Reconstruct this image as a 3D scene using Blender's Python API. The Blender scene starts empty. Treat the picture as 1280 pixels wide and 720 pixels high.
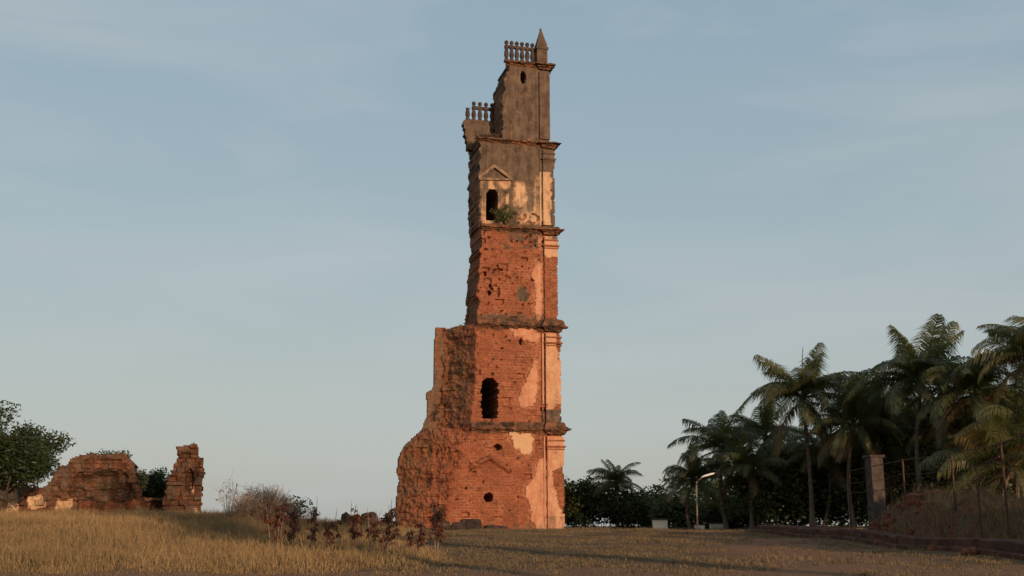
import bpy, math, random
import numpy as np
from mathutils import Vector, Matrix, noise

random.seed(7)
RNG = np.random.default_rng(7)
SC = bpy.context.scene
COL = SC.collection
rad = math.radians

# ---------------------------------------------------------------- camera, sky, sun, exposure
F, CX, CY = 1400.0, 640.0, 360.0                      # focal length in pixels of the 1280x720 photograph
PITCH = rad(11.9)
CAMZ = 1.6
cam_d = bpy.data.cameras.new('camera')
cam_d.sensor_width = 36.0
cam_d.lens = 36.0 * F / 1280.0
cam_d.clip_start = 0.2
cam_d.clip_end = 9000.0
cam = bpy.data.objects.new('camera', cam_d)
COL.objects.link(cam)
cam.location = (0, 0, CAMZ)
cam.rotation_euler = (rad(90) + PITCH, 0, 0)
SC.camera = cam

SUN_AZ, SUN_EL = rad(30), rad(8)                       # behind the camera, to its right; close to setting
SDIR = Vector((math.sin(SUN_AZ) * math.cos(SUN_EL), -math.cos(SUN_AZ) * math.cos(SUN_EL), math.sin(SUN_EL)))
sun_d = bpy.data.lights.new('sun', 'SUN')
sun_d.energy = 3.6
sun_d.angle = rad(0.5)
sun_d.color = (1.0, 0.68, 0.44)
sun = bpy.data.objects.new('sun', sun_d)
COL.objects.link(sun)
sun.rotation_euler = SDIR.to_track_quat('Z', 'Y').to_euler()

world = bpy.data.worlds.new('World')
SC.world = world
world.use_nodes = True
WN, WL = world.node_tree.nodes, world.node_tree.links
WN.clear()
sky = WN.new('ShaderNodeTexSky')
sky.sky_type = 'NISHITA'
sky.sun_disc = False
sky.sun_elevation = SUN_EL
sky.sun_rotation = math.atan2(SDIR.x, SDIR.y)
sky.air_density = 1.0
sky.dust_density = 2.0
sky.ozone_density = 1.0
tc = WN.new('ShaderNodeTexCoord')
sep = WN.new('ShaderNodeSeparateXYZ')
WL.new(tc.outputs['Generated'], sep.inputs[0])
# evening air: blue-grey overhead, a paler warmer grey band low down, thin streaks of high cloud
ramp = WN.new('ShaderNodeValToRGB')
cr = ramp.color_ramp
cr.elements[0].position = 0.0
cr.elements[0].color = (3.72, 3.78, 3.62, 1)
cr.elements[1].position = 1.0
cr.elements[1].color = (1.9, 2.6, 3.4, 1)
for p, c in ((0.10, (3.62, 3.92, 3.88, 1)), (0.24, (3.02, 3.72, 4.06, 1)), (0.42, (2.52, 3.38, 4.0, 1))):
    e = cr.elements.new(p)
    e.color = c
WL.new(sep.outputs['Z'], ramp.inputs[0])
mp = WN.new('ShaderNodeMapping')
mp.inputs['Scale'].default_value = (1.6, 1.6, 7.5)
mp.inputs['Rotation'].default_value = (0.0, rad(7), rad(20))
WL.new(tc.outputs['Generated'], mp.inputs[0])
nz = WN.new('ShaderNodeTexNoise')
nz.inputs['Scale'].default_value = 1.5
nz.inputs['Detail'].default_value = 6
nz.inputs['Roughness'].default_value = 0.5
nz.inputs['Distortion'].default_value = 0.6
WL.new(mp.outputs[0], nz.inputs['Vector'])
cl = WN.new('ShaderNodeMapRange')
cl.inputs[1].default_value = 0.42
cl.inputs[2].default_value = 0.72
cl.inputs[3].default_value = 0.0
cl.inputs[4].default_value = 0.62
WL.new(nz.outputs[0], cl.inputs[0])
mixa = WN.new('ShaderNodeMix')
mixa.data_type = 'RGBA'
mixa.inputs[0].default_value = 0.80
WL.new(sky.outputs[0], mixa.inputs[6])
WL.new(ramp.outputs[0], mixa.inputs[7])
mixc = WN.new('ShaderNodeMix')
mixc.data_type = 'RGBA'
WL.new(cl.outputs[0], mixc.inputs[0])
WL.new(mixa.outputs[2], mixc.inputs[6])
mixc.inputs[7].default_value = (3.75, 4.10, 4.25, 1)
bg = WN.new('ShaderNodeBackground')
bg.inputs[1].default_value = 0.131
WL.new(mixc.outputs[2], bg.inputs[0])
wo = WN.new('ShaderNodeOutputWorld')
WL.new(bg.outputs[0], wo.inputs[0])

SC.view_settings.view_transform = 'Standard'
SC.view_settings.look = 'None'
SC.view_settings.exposure = 0.0
SC.view_settings.gamma = 1.0
SC.view_settings.use_curve_mapping = False

# ---------------------------------------------------------------- measuring helpers
CT, ST = math.cos(PITCH), math.sin(PITCH)
CAM = Vector((0, 0, CAMZ))


def ray(px, py):
    x, y = (px - CX) / F, (CY - py) / F
    return Vector((x, CT - y * ST, ST + y * CT))


def at(px, py, Y):
    d = ray(px, py)
    return CAM + d * (Y / d.y)


def project(p):
    r = p - CAM
    dep = r.y * CT + r.z * ST
    up = -r.y * ST + r.z * CT
    return CX + F * r.x / dep, CY - F * up / dep


def sstep(t):
    t = np.clip(t, 0.0, 1.0)
    return t * t * (3 - 2 * t)


def gh(x, y):
    """height of the terrain"""
    x = np.asarray(x, dtype=float)
    y = np.asarray(y, dtype=float)
    h = 1.1 * sstep((y - 22) / 66.0)
    h = h + 0.95 * sstep((-x - 7.5 - 0.03 * y) / 11.0) * sstep((y - 34) / 32.0) * (1 - 0.55 * sstep((y - 92) / 25))
    h = h + 0.05 * np.sin(x * 0.55 + 1.3) * np.sin(y * 0.38) + 0.035 * np.sin(x * 1.25 + y * 0.6)
    h = h + 0.25 * sstep((x - 17.5) / 4.0) * sstep((y - 25) / 30)
    r = np.hypot(x * 0.9, y - 40)
    h = h * (1 - 0.5 * sstep((y - 112) / 120)) - 7.0 * sstep((r - 95) / 320.0)
    return h


def gz(x, y):
    return float(gh(x, y))


def ground_at(px, py):
    d = ray(px, py)
    t = 12.0
    while t < 400:
        p = CAM + d * t
        if p.z <= gz(p.x, p.y):
            return p
        t += 0.1
    return CAM + d * 100


def hash2(a, b, s=0):
    v = math.sin(a * 127.1 + b * 311.7 + s * 74.7) * 43758.5453
    return v - math.floor(v)


def in_poly(x, y, poly):
    c = False
    j = len(poly) - 1
    for i in range(len(poly)):
        xi, yi = poly[i]
        xj, yj = poly[j]
        if (yi > y) != (yj > y) and x < (xj - xi) * (y - yi) / (yj - yi) + xi:
            c = not c
        j = i
    return c


def lerp_tab(tab, k):
    """tab of (key, value) rising by key"""
    if k <= tab[0][0]:
        return tab[0][1]
    for (a, va), (b, vb) in zip(tab, tab[1:]):
        if k <= b:
            return va + (vb - va) * (k - a) / (b - a if b != a else 1)
    return tab[-1][1]


def n3(x, y, z):
    return noise.noise(Vector((x, y, z)))


# ---------------------------------------------------------------- object helpers
def tag(o, label=None, cat=None, group=None, kind=None):
    if label:
        o['label'] = label
    if cat:
        o['category'] = cat
    if group:
        o['group'] = group
    if kind:
        o['kind'] = kind
    return o


def thing(name, label, cat, loc=(0, 0, 0), rz=0.0, group=None):
    o = bpy.data.objects.new(name, None)
    o.empty_display_size = 0.3
    COL.objects.link(o)
    o.location = loc
    o.rotation_euler = (0, 0, rz)
    return tag(o, label, cat, group)


def link(name, me, parent=None, loc=None, rot=None):
    o = bpy.data.objects.new(name, me)
    COL.objects.link(o)
    if parent is not None:
        o.parent = parent
    if loc is not None:
        o.location = loc
    if rot is not None:
        o.rotation_euler = rot
    return o


class MB:
    """collects vertices and faces for one mesh"""

    def __init__(s):
        s.v, s.f = [], []

    def add(s, vs, fs):
        b = len(s.v)
        s.v.extend([tuple(p) for p in vs])
        s.f.extend([tuple(i + b for i in f) for f in fs])

    def box(s, x0, x1, y0, y1, z0, z1, jit=0.0, bev=0.0):
        vs = [(x, y, z) for z in (z0, z1) for y in (y0, y1) for x in (x0, x1)]
        if jit:
            vs = [tuple(c + random.uniform(-jit, jit) for c in p) for p in vs]
        s.add(vs, [(0, 2, 3, 1), (4, 5, 7, 6), (0, 1, 5, 4), (1, 3, 7, 5), (3, 2, 6, 7), (2, 0, 4, 6)])

    def tube(s, pts, rads, n=6, cap=True):
        pts = [Vector(p) for p in pts]
        rings = []
        ref = Vector((0.31, 0.17, 0.93))
        for i, p in enumerate(pts):
            d = (pts[min(i + 1, len(pts) - 1)] - pts[max(i - 1, 0)]).normalized()
            r0 = ref if abs(d.dot(ref)) < 0.95 else Vector((1, 0, 0))
            a = d.cross(r0).normalized()
            b = d.cross(a)
            r = rads[i] if hasattr(rads, '__len__') else rads
            rings.append([p + (a * math.cos(2 * math.pi * k / n) + b * math.sin(2 * math.pi * k / n)) * r for k in range(n)])
        vs = [q for ring in rings for q in ring]
        fs = []
        for i in range(len(pts) - 1):
            for k in range(n):
                k2 = (k + 1) % n
                fs.append((i * n + k, i * n + k2, (i + 1) * n + k2, (i + 1) * n + k))
        if cap:
            fs.append(tuple(range(n - 1, -1, -1)))
            fs.append(tuple((len(pts) - 1) * n + k for k in range(n)))
        s.add(vs, fs)

    def lathe(s, prof, cx, cy, n=10):
        vs, fs = [], []
        for (r, z) in prof:
            for k in range(n):
                a = 2 * math.pi * k / n
                vs.append((cx + r * math.cos(a), cy + r * math.sin(a), z))
        for i in range(len(prof) - 1):
            for k in range(n):
                k2 = (k + 1) % n
                fs.append((i * n + k, i * n + k2, (i + 1) * n + k2, (i + 1) * n + k))
        fs.append(tuple(range(n - 1, -1, -1)))
        fs.append(tuple((len(prof) - 1) * n + k for k in range(n)))
        s.add(vs, fs)

    def mesh(s, name, m, smooth=False):
        me = bpy.data.meshes.new(name)
        me.from_pydata(s.v, [], s.f)
        me.materials.append(m)
        if smooth:
            me.polygons.foreach_set('use_smooth', [True] * len(me.polygons))
        me.update()
        return me

    def build(s, name, m, parent=None, smooth=False):
        return link(name, s.mesh(name, m, smooth), parent)


def np_mesh(name, verts, faces, m):
    """verts (n,3) array, faces (k,3|4) array"""
    me = bpy.data.meshes.new(name)
    nv, nf, w = len(verts), len(faces), faces.shape[1]
    me.vertices.add(nv)
    me.vertices.foreach_set('co', np.ascontiguousarray(verts, dtype=np.float32).ravel())
    me.loops.add(nf * w)
    me.loops.foreach_set('vertex_index', np.ascontiguousarray(faces, dtype=np.int32).ravel())
    me.polygons.add(nf)
    me.polygons.foreach_set('loop_start', np.arange(nf, dtype=np.int32) * w)
    me.polygons.foreach_set('loop_total', np.full(nf, w, dtype=np.int32))
    me.materials.append(m)
    me.update(calc_edges=True)
    me.validate()
    return me


# ---------------------------------------------------------------- materials
class Mat:
    def __init__(s, name, rough=0.9, spec=0.25):
        s.m = bpy.data.materials.new(name)
        s.m.use_nodes = True
        s.N, s.L = s.m.node_tree.nodes, s.m.node_tree.links
        s.b = s.N['Principled BSDF']
        s.b.inputs['Roughness'].default_value = rough
        s.b.inputs['Specular IOR Level'].default_value = spec
        s.tc = s.N.new('ShaderNodeTexCoord')

    def noise(s, scale, detail=5, rough=0.55, vec=None, dist=0.0):
        n = s.N.new('ShaderNodeTexNoise')
        n.inputs['Scale'].default_value = scale
        n.inputs['Detail'].default_value = detail
        n.inputs['Roughness'].default_value = rough
        n.inputs['Distortion'].default_value = dist
        s.L.new(vec if vec is not None else s.tc.outputs['Object'], n.inputs['Vector'])
        return n.outputs[0]

    def rng(s, v, a, b, c=0.0, d=1.0):
        n = s.N.new('ShaderNodeMapRange')
        for i, x in enumerate((a, b, c, d)):
            n.inputs[i + 1].default_value = x
        s.L.new(v, n.inputs[0])
        return n.outputs[0]

    def _set(s, sock, v):
        if hasattr(v, 'is_linked') or isinstance(v, bpy.types.NodeSocket):
            s.L.new(v, sock)
        elif isinstance(v, (tuple, list)):
            sock.default_value = (v[0], v[1], v[2], 1.0)
        else:
            sock.default_value = v

    def mix(s, f, a, b, mode='MIX'):
        n = s.N.new('ShaderNodeMix')
        n.data_type = 'RGBA'
        n.blend_type = mode
        s._set(n.inputs[0], f)
        s._set(n.inputs[6], a)
        s._set(n.inputs[7], b)
        return n.outputs[2]

    def math(s, op, a, b=0.0):
        n = s.N.new('ShaderNodeMath')
        n.operation = op
        for i, v in enumerate((a, b)):
            if isinstance(v, bpy.types.NodeSocket):
                s.L.new(v, n.inputs[i])
            else:
                n.inputs[i].default_value = v
        return n.outputs[0]

    def attr(s, name):
        n = s.N.new('ShaderNodeAttribute')
        n.attribute_name = name
        return n.outputs['Fac']

    def bump(s, h, strength=0.5, dist=0.05, prev=None):
        n = s.N.new('ShaderNodeBump')
        n.inputs['Strength'].default_value = strength
        n.inputs['Distance'].default_value = dist
        s.L.new(h, n.inputs['Height'])
        if prev is not None:
            s.L.new(prev, n.inputs['Normal'])
        s.L.new(n.outputs[0], s.b.inputs['Normal'])
        return n.outputs[0]

    def color(s, c):
        s._set(s.b.inputs['Base Color'], c)
        return s.m


def simple(name, c1, c2, scale=3.0, rough=0.9, bump=0.0, bscale=20, spec=0.2, lo=0.35, hi=0.65):
    m = Mat(name, rough, spec)
    f = m.rng(m.noise(scale, 6, 0.6), lo, hi)
    if bump:
        m.bump(m.noise(bscale, 5, 0.65), bump, 0.05)
    return m.color(m.mix(f, c1, c2))


def brick_vec(m, amp=0.05):
    """object coordinates -> (along wall, height) for the brick texture, slightly wavy"""
    n = m.N.new('ShaderNodeSeparateXYZ')
    m.L.new(m.tc.outputs['Object'], n.inputs[0])
    w1 = m.math('MULTIPLY', m.math('SUBTRACT', m.noise(1.1, 3), 0.5), amp * 2.4)
    w2 = m.math('MULTIPLY', m.math('SUBTRACT', m.noise(3.7, 3), 0.5), amp * 2.0)
    c = m.N.new('ShaderNodeCombineXYZ')
    m.L.new(m.math('ADD', n.outputs[0], w2), c.inputs[0])
    m.L.new(m.math('ADD', n.outputs[2], w1), c.inputs[1])
    return c.outputs[0]


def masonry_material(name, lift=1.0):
    """laterite blocks with mortar, earth-filled rubble, plaster, soot and painted shade, steered by three surface attributes"""
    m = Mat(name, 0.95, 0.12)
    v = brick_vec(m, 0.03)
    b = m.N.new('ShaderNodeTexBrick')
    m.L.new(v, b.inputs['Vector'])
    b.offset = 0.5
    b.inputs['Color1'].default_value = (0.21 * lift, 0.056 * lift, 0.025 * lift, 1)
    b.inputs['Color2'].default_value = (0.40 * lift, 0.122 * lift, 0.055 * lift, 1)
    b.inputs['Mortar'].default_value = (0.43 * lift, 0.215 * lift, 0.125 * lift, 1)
    b.inputs['Scale'].default_value = 1.0
    b.inputs['Mortar Size'].default_value = 0.030
    b.inputs['Mortar Smooth'].default_value = 0.5
    b.inputs['Bias'].default_value = -0.1
    b.inputs['Brick Width'].default_value = 0.66
    b.inputs['Row Height'].default_value = 0.36
    b2 = m.N.new('ShaderNodeTexBrick')
    m.L.new(brick_vec(m, 0.09), b2.inputs['Vector'])
    b2.offset = 0.37
    for q in ('Color1', 'Color2', 'Mortar'):
        b2.inputs[q].default_value = b.inputs[q].default_value
    b2.inputs['Scale'].default_value = 1.0
    b2.inputs['Mortar Size'].default_value = 0.034
    b2.inputs['Mortar Smooth'].default_value = 0.8
    b2.inputs['Brick Width'].default_value = 0.43
    b2.inputs['Row Height'].default_value = 0.24
    pick = m.rng(m.noise(0.32, 4, 0.6), 0.47, 0.53)
    worn = m.rng(m.noise(0.75, 6, 0.7), 0.45, 0.60)
    bcol = m.mix(pick, b.outputs['Color'], b2.outputs['Color'])
    bcol = m.mix(m.math('MULTIPLY', worn, 0.5), bcol, m.mix(m.rng(m.noise(2.6, 7, 0.75), 0.36, 0.64), (0.24 * lift, 0.068 * lift, 0.030 * lift), (0.43 * lift, 0.16 * lift, 0.078 * lift)))
    big = m.rng(m.noise(0.55, 6, 0.62), 0.38, 0.66)
    col = m.mix(m.math('MULTIPLY', big, 0.75), bcol, (0.21 * lift, 0.068 * lift, 0.032 * lift))
    # lime wash and mortar smears left on the blocks
    smear = m.rng(m.noise(2.3, 7, 0.7, dist=0.4), 0.56, 0.70)
    col = m.mix(m.math('MULTIPLY', smear, 0.5), col, (0.46 * lift, 0.24 * lift, 0.13 * lift))
    grime = m.rng(m.noise(1.2, 7, 0.74), 0.52, 0.68)
    col = m.mix(m.math('MULTIPLY', grime, 0.68), col, (0.10, 0.055, 0.035))
    pit = m.rng(m.noise(9.0, 4, 0.7), 0.36, 0.48)
    col = m.mix(m.math('MULTIPLY', m.math('SUBTRACT', 1.0, pit), 0.75), col, (0.085, 0.032, 0.018))
    # rubble core: earth, dead creepers, moss
    rub = m.mix(m.rng(m.noise(1.7, 7, 0.68), 0.4, 0.62), (0.215 * lift, 0.080 * lift, 0.042 * lift), (0.165 * lift, 0.092 * lift, 0.048 * lift))
    rub = m.mix(m.math('MULTIPLY', m.rng(m.noise(4.5, 5, 0.7), 0.5, 0.66), 0.55), rub, (0.085, 0.045, 0.026))
    rub = m.mix(m.math('MULTIPLY', m.rng(m.noise(0.8, 5, 0.7), 0.54, 0.66), 0.6), rub, (0.14 * lift, 0.105 * lift, 0.048 * lift))
    col = m.mix(m.rng(m.math('ADD', m.attr('rubble'), m.math('MULTIPLY', m.math('SUBTRACT', m.noise(1.4, 5, 0.7), 0.5), 1.3)), 0.3, 0.7), col, rub)
    # plaster
    edge = m.math('MULTIPLY', m.math('SUBTRACT', m.noise(2.2, 8, 0.78), 0.5), 2.3)
    pf = m.rng(m.math('ADD', m.attr('plaster'), edge), 0.46, 0.62)
    pl = m.mix(m.rng(m.noise(1.3, 7, 0.66), 0.36, 0.64), (0.50, 0.205, 0.112), (0.60, 0.315, 0.185))
    pl = m.mix(m.math('MULTIPLY', m.rng(m.noise(6.0, 6, 0.75), 0.5, 0.72), 0.6), pl, (0.34, 0.14, 0.07))
    vein = m.N.new('ShaderNodeTexVoronoi')
    vein.feature = 'DISTANCE_TO_EDGE'
    vein.inputs['Scale'].default_value = 0.9
    wv = m.N.new('ShaderNodeMix')
    wv.data_type = 'VECTOR'
    wv.inputs[0].default_value = 0.25
    m.L.new(m.tc.outputs['Object'], wv.inputs[4])
    nn = m.N.new('ShaderNodeTexNoise')
    nn.inputs['Scale'].default_value = 2.0
    m.L.new(m.tc.outputs['Object'], nn.inputs['Vector'])
    m.L.new(nn.outputs['Color'], wv.inputs[5])
    m.L.new(wv.outputs[1], vein.inputs['Vector'])
    crack = m.rng(vein.outputs['Distance'], 0.0, 0.018, 0.28, 0.0)
    drip = m.N.new('ShaderNodeMapping')
    drip.inputs['Scale'].default_value = (2.2, 2.2, 0.22)
    m.L.new(m.tc.outputs['Object'], drip.inputs[0])
    pl = m.mix(m.math('MULTIPLY', m.rng(m.noise(1.6, 6, 0.7, vec=drip.outputs[0]), 0.52, 0.68), 0.55), pl, (0.27, 0.12, 0.07))
    pl = m.mix(m.math('MULTIPLY', m.attr('pale'), 0.8), pl, (0.62, 0.42, 0.24))
    pl = m.mix(crack, pl, (0.16, 0.07, 0.04))
    wash = m.rng(m.math('ADD', m.attr('plaster'), edge), 0.02, 0.42, 0.0, 0.6)
    col = m.mix(wash, col, m.mix(0.5, pl, (0.40, 0.15, 0.075)))
    col = m.mix(pf, col, pl)
    # black weathering with streaks that run down, plus shade painted through the same mask
    st = m.N.new('ShaderNodeMapping')
    st.inputs['Scale'].default_value = (1.0, 1.0, 0.16)
    m.L.new(m.tc.outputs['Object'], st.inputs[0])
    streak = m.noise(2.2, 7, 0.7, vec=st.outputs[0])
    blot = m.noise(0.9, 7, 0.7)
    sf = m.math('ADD', m.attr('stain_shade'), m.math('MULTIPLY', m.math('SUBTRACT', m.math('ADD', streak, blot), 1.0), 1.5))
    soot = m.mix(m.rng(m.math('ADD', m.math('MULTIPLY', m.noise(1.1, 7, 0.7), 0.5), m.math('MULTIPLY', streak, 0.5)), 0.38, 0.62), (0.040, 0.031, 0.025), (0.185, 0.132, 0.090))
    soot = m.mix(m.math('MULTIPLY', m.rng(m.noise(7.0, 6, 0.75), 0.5, 0.68), 0.5), soot, (0.05, 0.034, 0.024))
    col = m.mix(m.rng(sf, 0.25, 0.7, 0.0, 0.96), col, soot)
    # relief
    inv = m.math('SUBTRACT', 1.0, m.math('MULTIPLY', b.outputs['Fac'], m.math('SUBTRACT', 1.0, pf)))
    hgt = m.math('ADD', m.math('MULTIPLY', inv, 0.35), m.math('MULTIPLY', m.noise(9.0, 6, 0.75), 0.9))
    m.bump(hgt, 0.75, 0.07)
    return m.color(col)


M = {}
M['masonry'] = masonry_material('weathered_laterite')
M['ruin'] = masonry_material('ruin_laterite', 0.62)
M['cornice'] = simple('weathered_stone', (0.055, 0.036, 0.024), (0.25, 0.105, 0.052), 1.3, 0.95, 1.0, 5, lo=.40, hi=.66)
M['dark_stone'] = simple('blackened_stone', (0.07, 0.048, 0.036), (0.15, 0.098, 0.066), 1.4, 0.95, 0.7, 9)
M['boulder'] = simple('dark_boulder', (0.028, 0.022, 0.02), (0.075, 0.05, 0.038), 3.0, 0.95, 0.9, 7)
M['kerb'] = simple('dark_laterite', (0.05, 0.024, 0.017), (0.135, 0.06, 0.036), 1.6, 0.95, 1.0, 6)
M['render'] = simple('grey_render', (0.13, 0.085, 0.055), (0.33, 0.215, 0.13), 1.8, 0.95, 0.5, 9)
M['baluster'] = simple('blackened_baluster', (0.045, 0.035, 0.03), (0.10, 0.068, 0.052), 2.0, 0.95, 0.4, 9)
M['laterite'] = simple('laterite_block', (0.10, 0.032, 0.018), (0.22, 0.08, 0.04), 2.2, 0.95, 0.9, 8)
M['trunk'] = simple('palm_trunk', (0.075, 0.055, 0.04), (0.16, 0.115, 0.08), 5.0, 0.95, 0.6, 14)
M['bark'] = simple('bark', (0.05, 0.035, 0.025), (0.11, 0.075, 0.05), 5.0, 0.95, 0.6, 14)
M['twig'] = simple('dry_twig', (0.17, 0.11, 0.075), (0.31, 0.21, 0.14), 2.0)
M['iron'] = simple('rusty_iron', (0.05, 0.026, 0.018), (0.11, 0.05, 0.03), 8.0, 0.7)
M['concrete'] = simple('grey_concrete', (0.045, 0.034, 0.028), (0.10, 0.075, 0.06), 2.5, 0.95, 0.5, 12)
M['white'] = simple('whitewash', (0.70, 0.60, 0.47), (0.78, 0.72, 0.60), 1.5, 0.9)
M['lamp'] = simple('lamp_metal', (0.62, 0.60, 0.56), (0.78, 0.76, 0.72), 4.0, 0.45)
M['pole'] = simple('painted_pole', (0.16, 0.12, 0.09), (0.28, 0.21, 0.16), 3.0, 0.6)
M['dark_void'] = simple('dark_timber', (0.035, 0.024, 0.018), (0.06, 0.04, 0.03), 3.0)


def leaf_mat(name, c1, c2, scale=1.2, fine=7.0):
    m = Mat(name, 0.48, 0.45)
    f = m.rng(m.noise(scale, 4, 0.6), 0.36, 0.64)
    g = m.rng(m.noise(fine, 3, 0.6), 0.38, 0.62)
    col = m.mix(f, c1, c2)
    out = m.mix(m.math('MULTIPLY', g, 0.55), col, tuple(0.45 * x for x in c1))
    m.color(out)
    tr = m.N.new('ShaderNodeBsdfTranslucent')
    m.L.new(m.mix(1.0, out, (1.5, 1.6, 0.8), 'MULTIPLY'), tr.inputs[0])
    ms = m.N.new('ShaderNodeMixShader')
    ms.inputs[0].default_value = 0.35
    m.L.new(m.b.outputs[0], ms.inputs[1])
    m.L.new(tr.outputs[0], ms.inputs[2])
    m.L.new(ms.outputs[0], m.N['Material Output'].inputs[0])
    return m.m


M['frond'] = leaf_mat('palm_leaf', (0.095, 0.108, 0.042), (0.155, 0.145, 0.056), 0.5)
M['frond_old'] = leaf_mat('old_palm_leaf', (0.15, 0.10, 0.035), (0.10, 0.072, 0.028), 0.5)
M['leaf'] = leaf_mat('tree_leaf', (0.036, 0.055, 0.020), (0.070, 0.080, 0.026), 0.6)
M['leaf_dark'] = leaf_mat('dark_leaf', (0.055, 0.072, 0.028), (0.115, 0.115, 0.042), 0.5)
M['leaf_mid'] = leaf_mat('bush_leaf', (0.042, 0.062, 0.021), (0.095, 0.092, 0.030), 0.8)
M['leaf_light'] = leaf_mat('fresh_leaf', (0.085, 0.11, 0.03), (0.12, 0.12, 0.045), 0.9)
M['leaf_brown'] = leaf_mat('withered_leaf', (0.115, 0.036, 0.019), (0.21, 0.075, 0.036), 1.6)
M['leaf_dry'] = leaf_mat('dry_leaf', (0.13, 0.085, 0.05), (0.20, 0.13, 0.075), 1.2)
M['flower'] = simple('palm_flower_stalk', (0.30, 0.15, 0.04), (0.20, 0.11, 0.035), 5.0)


def grass_mat(name, gold, green, low):
    """colour drifts in patches over the field, each blade fades from its dry tip to its foot by species colour"""
    m = Mat(name, 0.85, 0.1)
    big = m.rng(m.noise(0.16, 5, 0.6), 0.36, 0.62)
    small = m.rng(m.noise(1.9, 4, 0.65), 0.34, 0.66)
    col = m.mix(big, gold, green)
    col = m.mix(m.math('MULTIPLY', small, 0.6), col, low)
    col = m.mix(m.rng(m.noise(0.55, 6, 0.7), 0.54, 0.64, 0.0, 0.6), col, tuple(0.55 * q for q in green))
    col = m.mix(m.rng(m.noise(17.0, 2, 0.5), 0.5, 0.7, 0.0, 0.5), col, tuple(min(1, 1.35 * q) for q in gold))
    return m.color(col)


M['tall_grass'] = grass_mat('tall_dry_grass', (0.34, 0.225, 0.105), (0.215, 0.16, 0.075), (0.19, 0.10, 0.052))
M['short_grass'] = grass_mat('short_dry_grass', (0.20, 0.14, 0.08), (0.13, 0.105, 0.055), (0.12, 0.075, 0.046))
M['bank_grass'] = grass_mat('bank_dry_grass', (0.30, 0.20, 0.10), (0.18, 0.13, 0.06), (0.13, 0.075, 0.04))


def ground_material():
    m = Mat('dry_earth', 0.97, 0.08)
    geo = m.N.new('ShaderNodeNewGeometry')
    P = geo.outputs['Position']
    a = m.rng(m.noise(0.13, 6, 0.62, vec=P), 0.40, 0.60)
    b = m.rng(m.noise(0.9, 7, 0.7, vec=P), 0.36, 0.66)
    c = m.noise(7.0, 5, 0.7, vec=P)
    col = m.mix(a, (0.27, 0.125, 0.066), (0.16, 0.105, 0.055))
    col = m.mix(m.math('MULTIPLY', b, 0.75), col, (0.105, 0.082, 0.043))
    col = m.mix(m.rng(c, 0.42, 0.62, 0.0, 0.55), col, (0.075, 0.05, 0.03))
    # the bare trodden track, its edges frayed
    tr = m.rng(m.math('ADD', m.attr('track'), m.math('MULTIPLY', m.math('SUBTRACT', m.noise(0.7, 6, 0.7, vec=P), 0.5), 1.5)), 0.35, 0.85, 0.0, 0.6)
    soil = m.mix(m.rng(m.noise(1.6, 7, 0.72, vec=P), 0.38, 0.64), (0.33, 0.165, 0.088), (0.22, 0.115, 0.065))
    col = m.mix(tr, col, soil)
    m.bump(m.math('ADD', c, m.noise(1.7, 5, 0.65, vec=P)), 0.8, 0.10)
    return m.color(col)


M['ground'] = ground_material()


# ---------------------------------------------------------------- the ground, one sheet to the horizon
def build_ground():
    ys = np.concatenate([np.linspace(-60, 20, 41)[:-1], np.arange(20, 110, 0.5), np.linspace(110, 200, 31)[1:], np.geomspace(210, 4200, 22)])
    ys = np.concatenate([-np.geomspace(4200, 70, 14), ys])
    xs = np.concatenate([-np.geomspace(4200, 62, 22), np.arange(-60, 60.01, 0.75), np.geomspace(62, 4200, 22)])
    X, Y = np.meshgrid(xs, ys)
    Z = gh(X, Y)
    nx, ny = len(xs), len(ys)
    idx = np.arange(nx * ny).reshape(ny, nx)
    q = np.stack([idx[:-1, :-1], idx[:-1, 1:], idx[1:, 1:], idx[1:, :-1]], -1).reshape(-1, 4)
    me = np_mesh('ground', np.stack([X, Y, Z], -1).reshape(-1, 3), q, M['ground'])
    # a trodden strip in front and a track that bends away to the right
    cxl = 9.5 + 0.03 * (Y - 30)
    tr = np.clip(1.25 - np.abs(X - cxl - 2.5 * np.sin(Y * 0.035)) / 5.0, 0, 1) * sstep((82 - Y) / 20)
    tr = np.maximum(tr, sstep((41 - Y + 0.15 * X) / 6.0))
    at_ = me.attributes.new('track', 'FLOAT', 'POINT')
    at_.data.foreach_set('value', tr.ravel().astype(np.float32))
    me.polygons.foreach_set('use_smooth', [True] * len(me.polygons))
    tag(link('ground', me), kind='structure')


build_ground()

# ---------------------------------------------------------------- the tower
YAW = rad(15)
D0 = 98.0
O = at(705, 662, D0)
O.z = gz(O.x, O.y) - 0.05
TU = Vector((math.cos(YAW), math.sin(YAW), 0))
TW = Vector((-math.sin(YAW), math.cos(YAW), 0))


def fuz(px, py, w=0.0, o=None):
    """pixel -> (along the facade, height) on the plane w metres behind the facade"""
    o = O if o is None else o
    d = ray(px, py)
    t = ((o - CAM).dot(TW) + w) / d.dot(TW)
    p = CAM + d * t - o
    return p.dot(TU), p.z


def to_px(u, w, z):
    return project(O + TU * u + TW * w + Vector((0, 0, z)))


tower = thing('bell_tower', 'tall ruined laterite bell tower with broken left side and balustrade on top', 'tower', O, YAW)

# heights of the cornices (lip) and right edge of each storey
ZC = [fuz(700, y)[1] for y in (537, 409, 289, 182, 85)]
ZB = [0.0] + ZC[:-1]
UR = [fuz(x, y)[0] for x, y in ((703.5, 600), (699.5, 470), (695.5, 345), (691.5, 230), (685.5, 130))]

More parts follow.
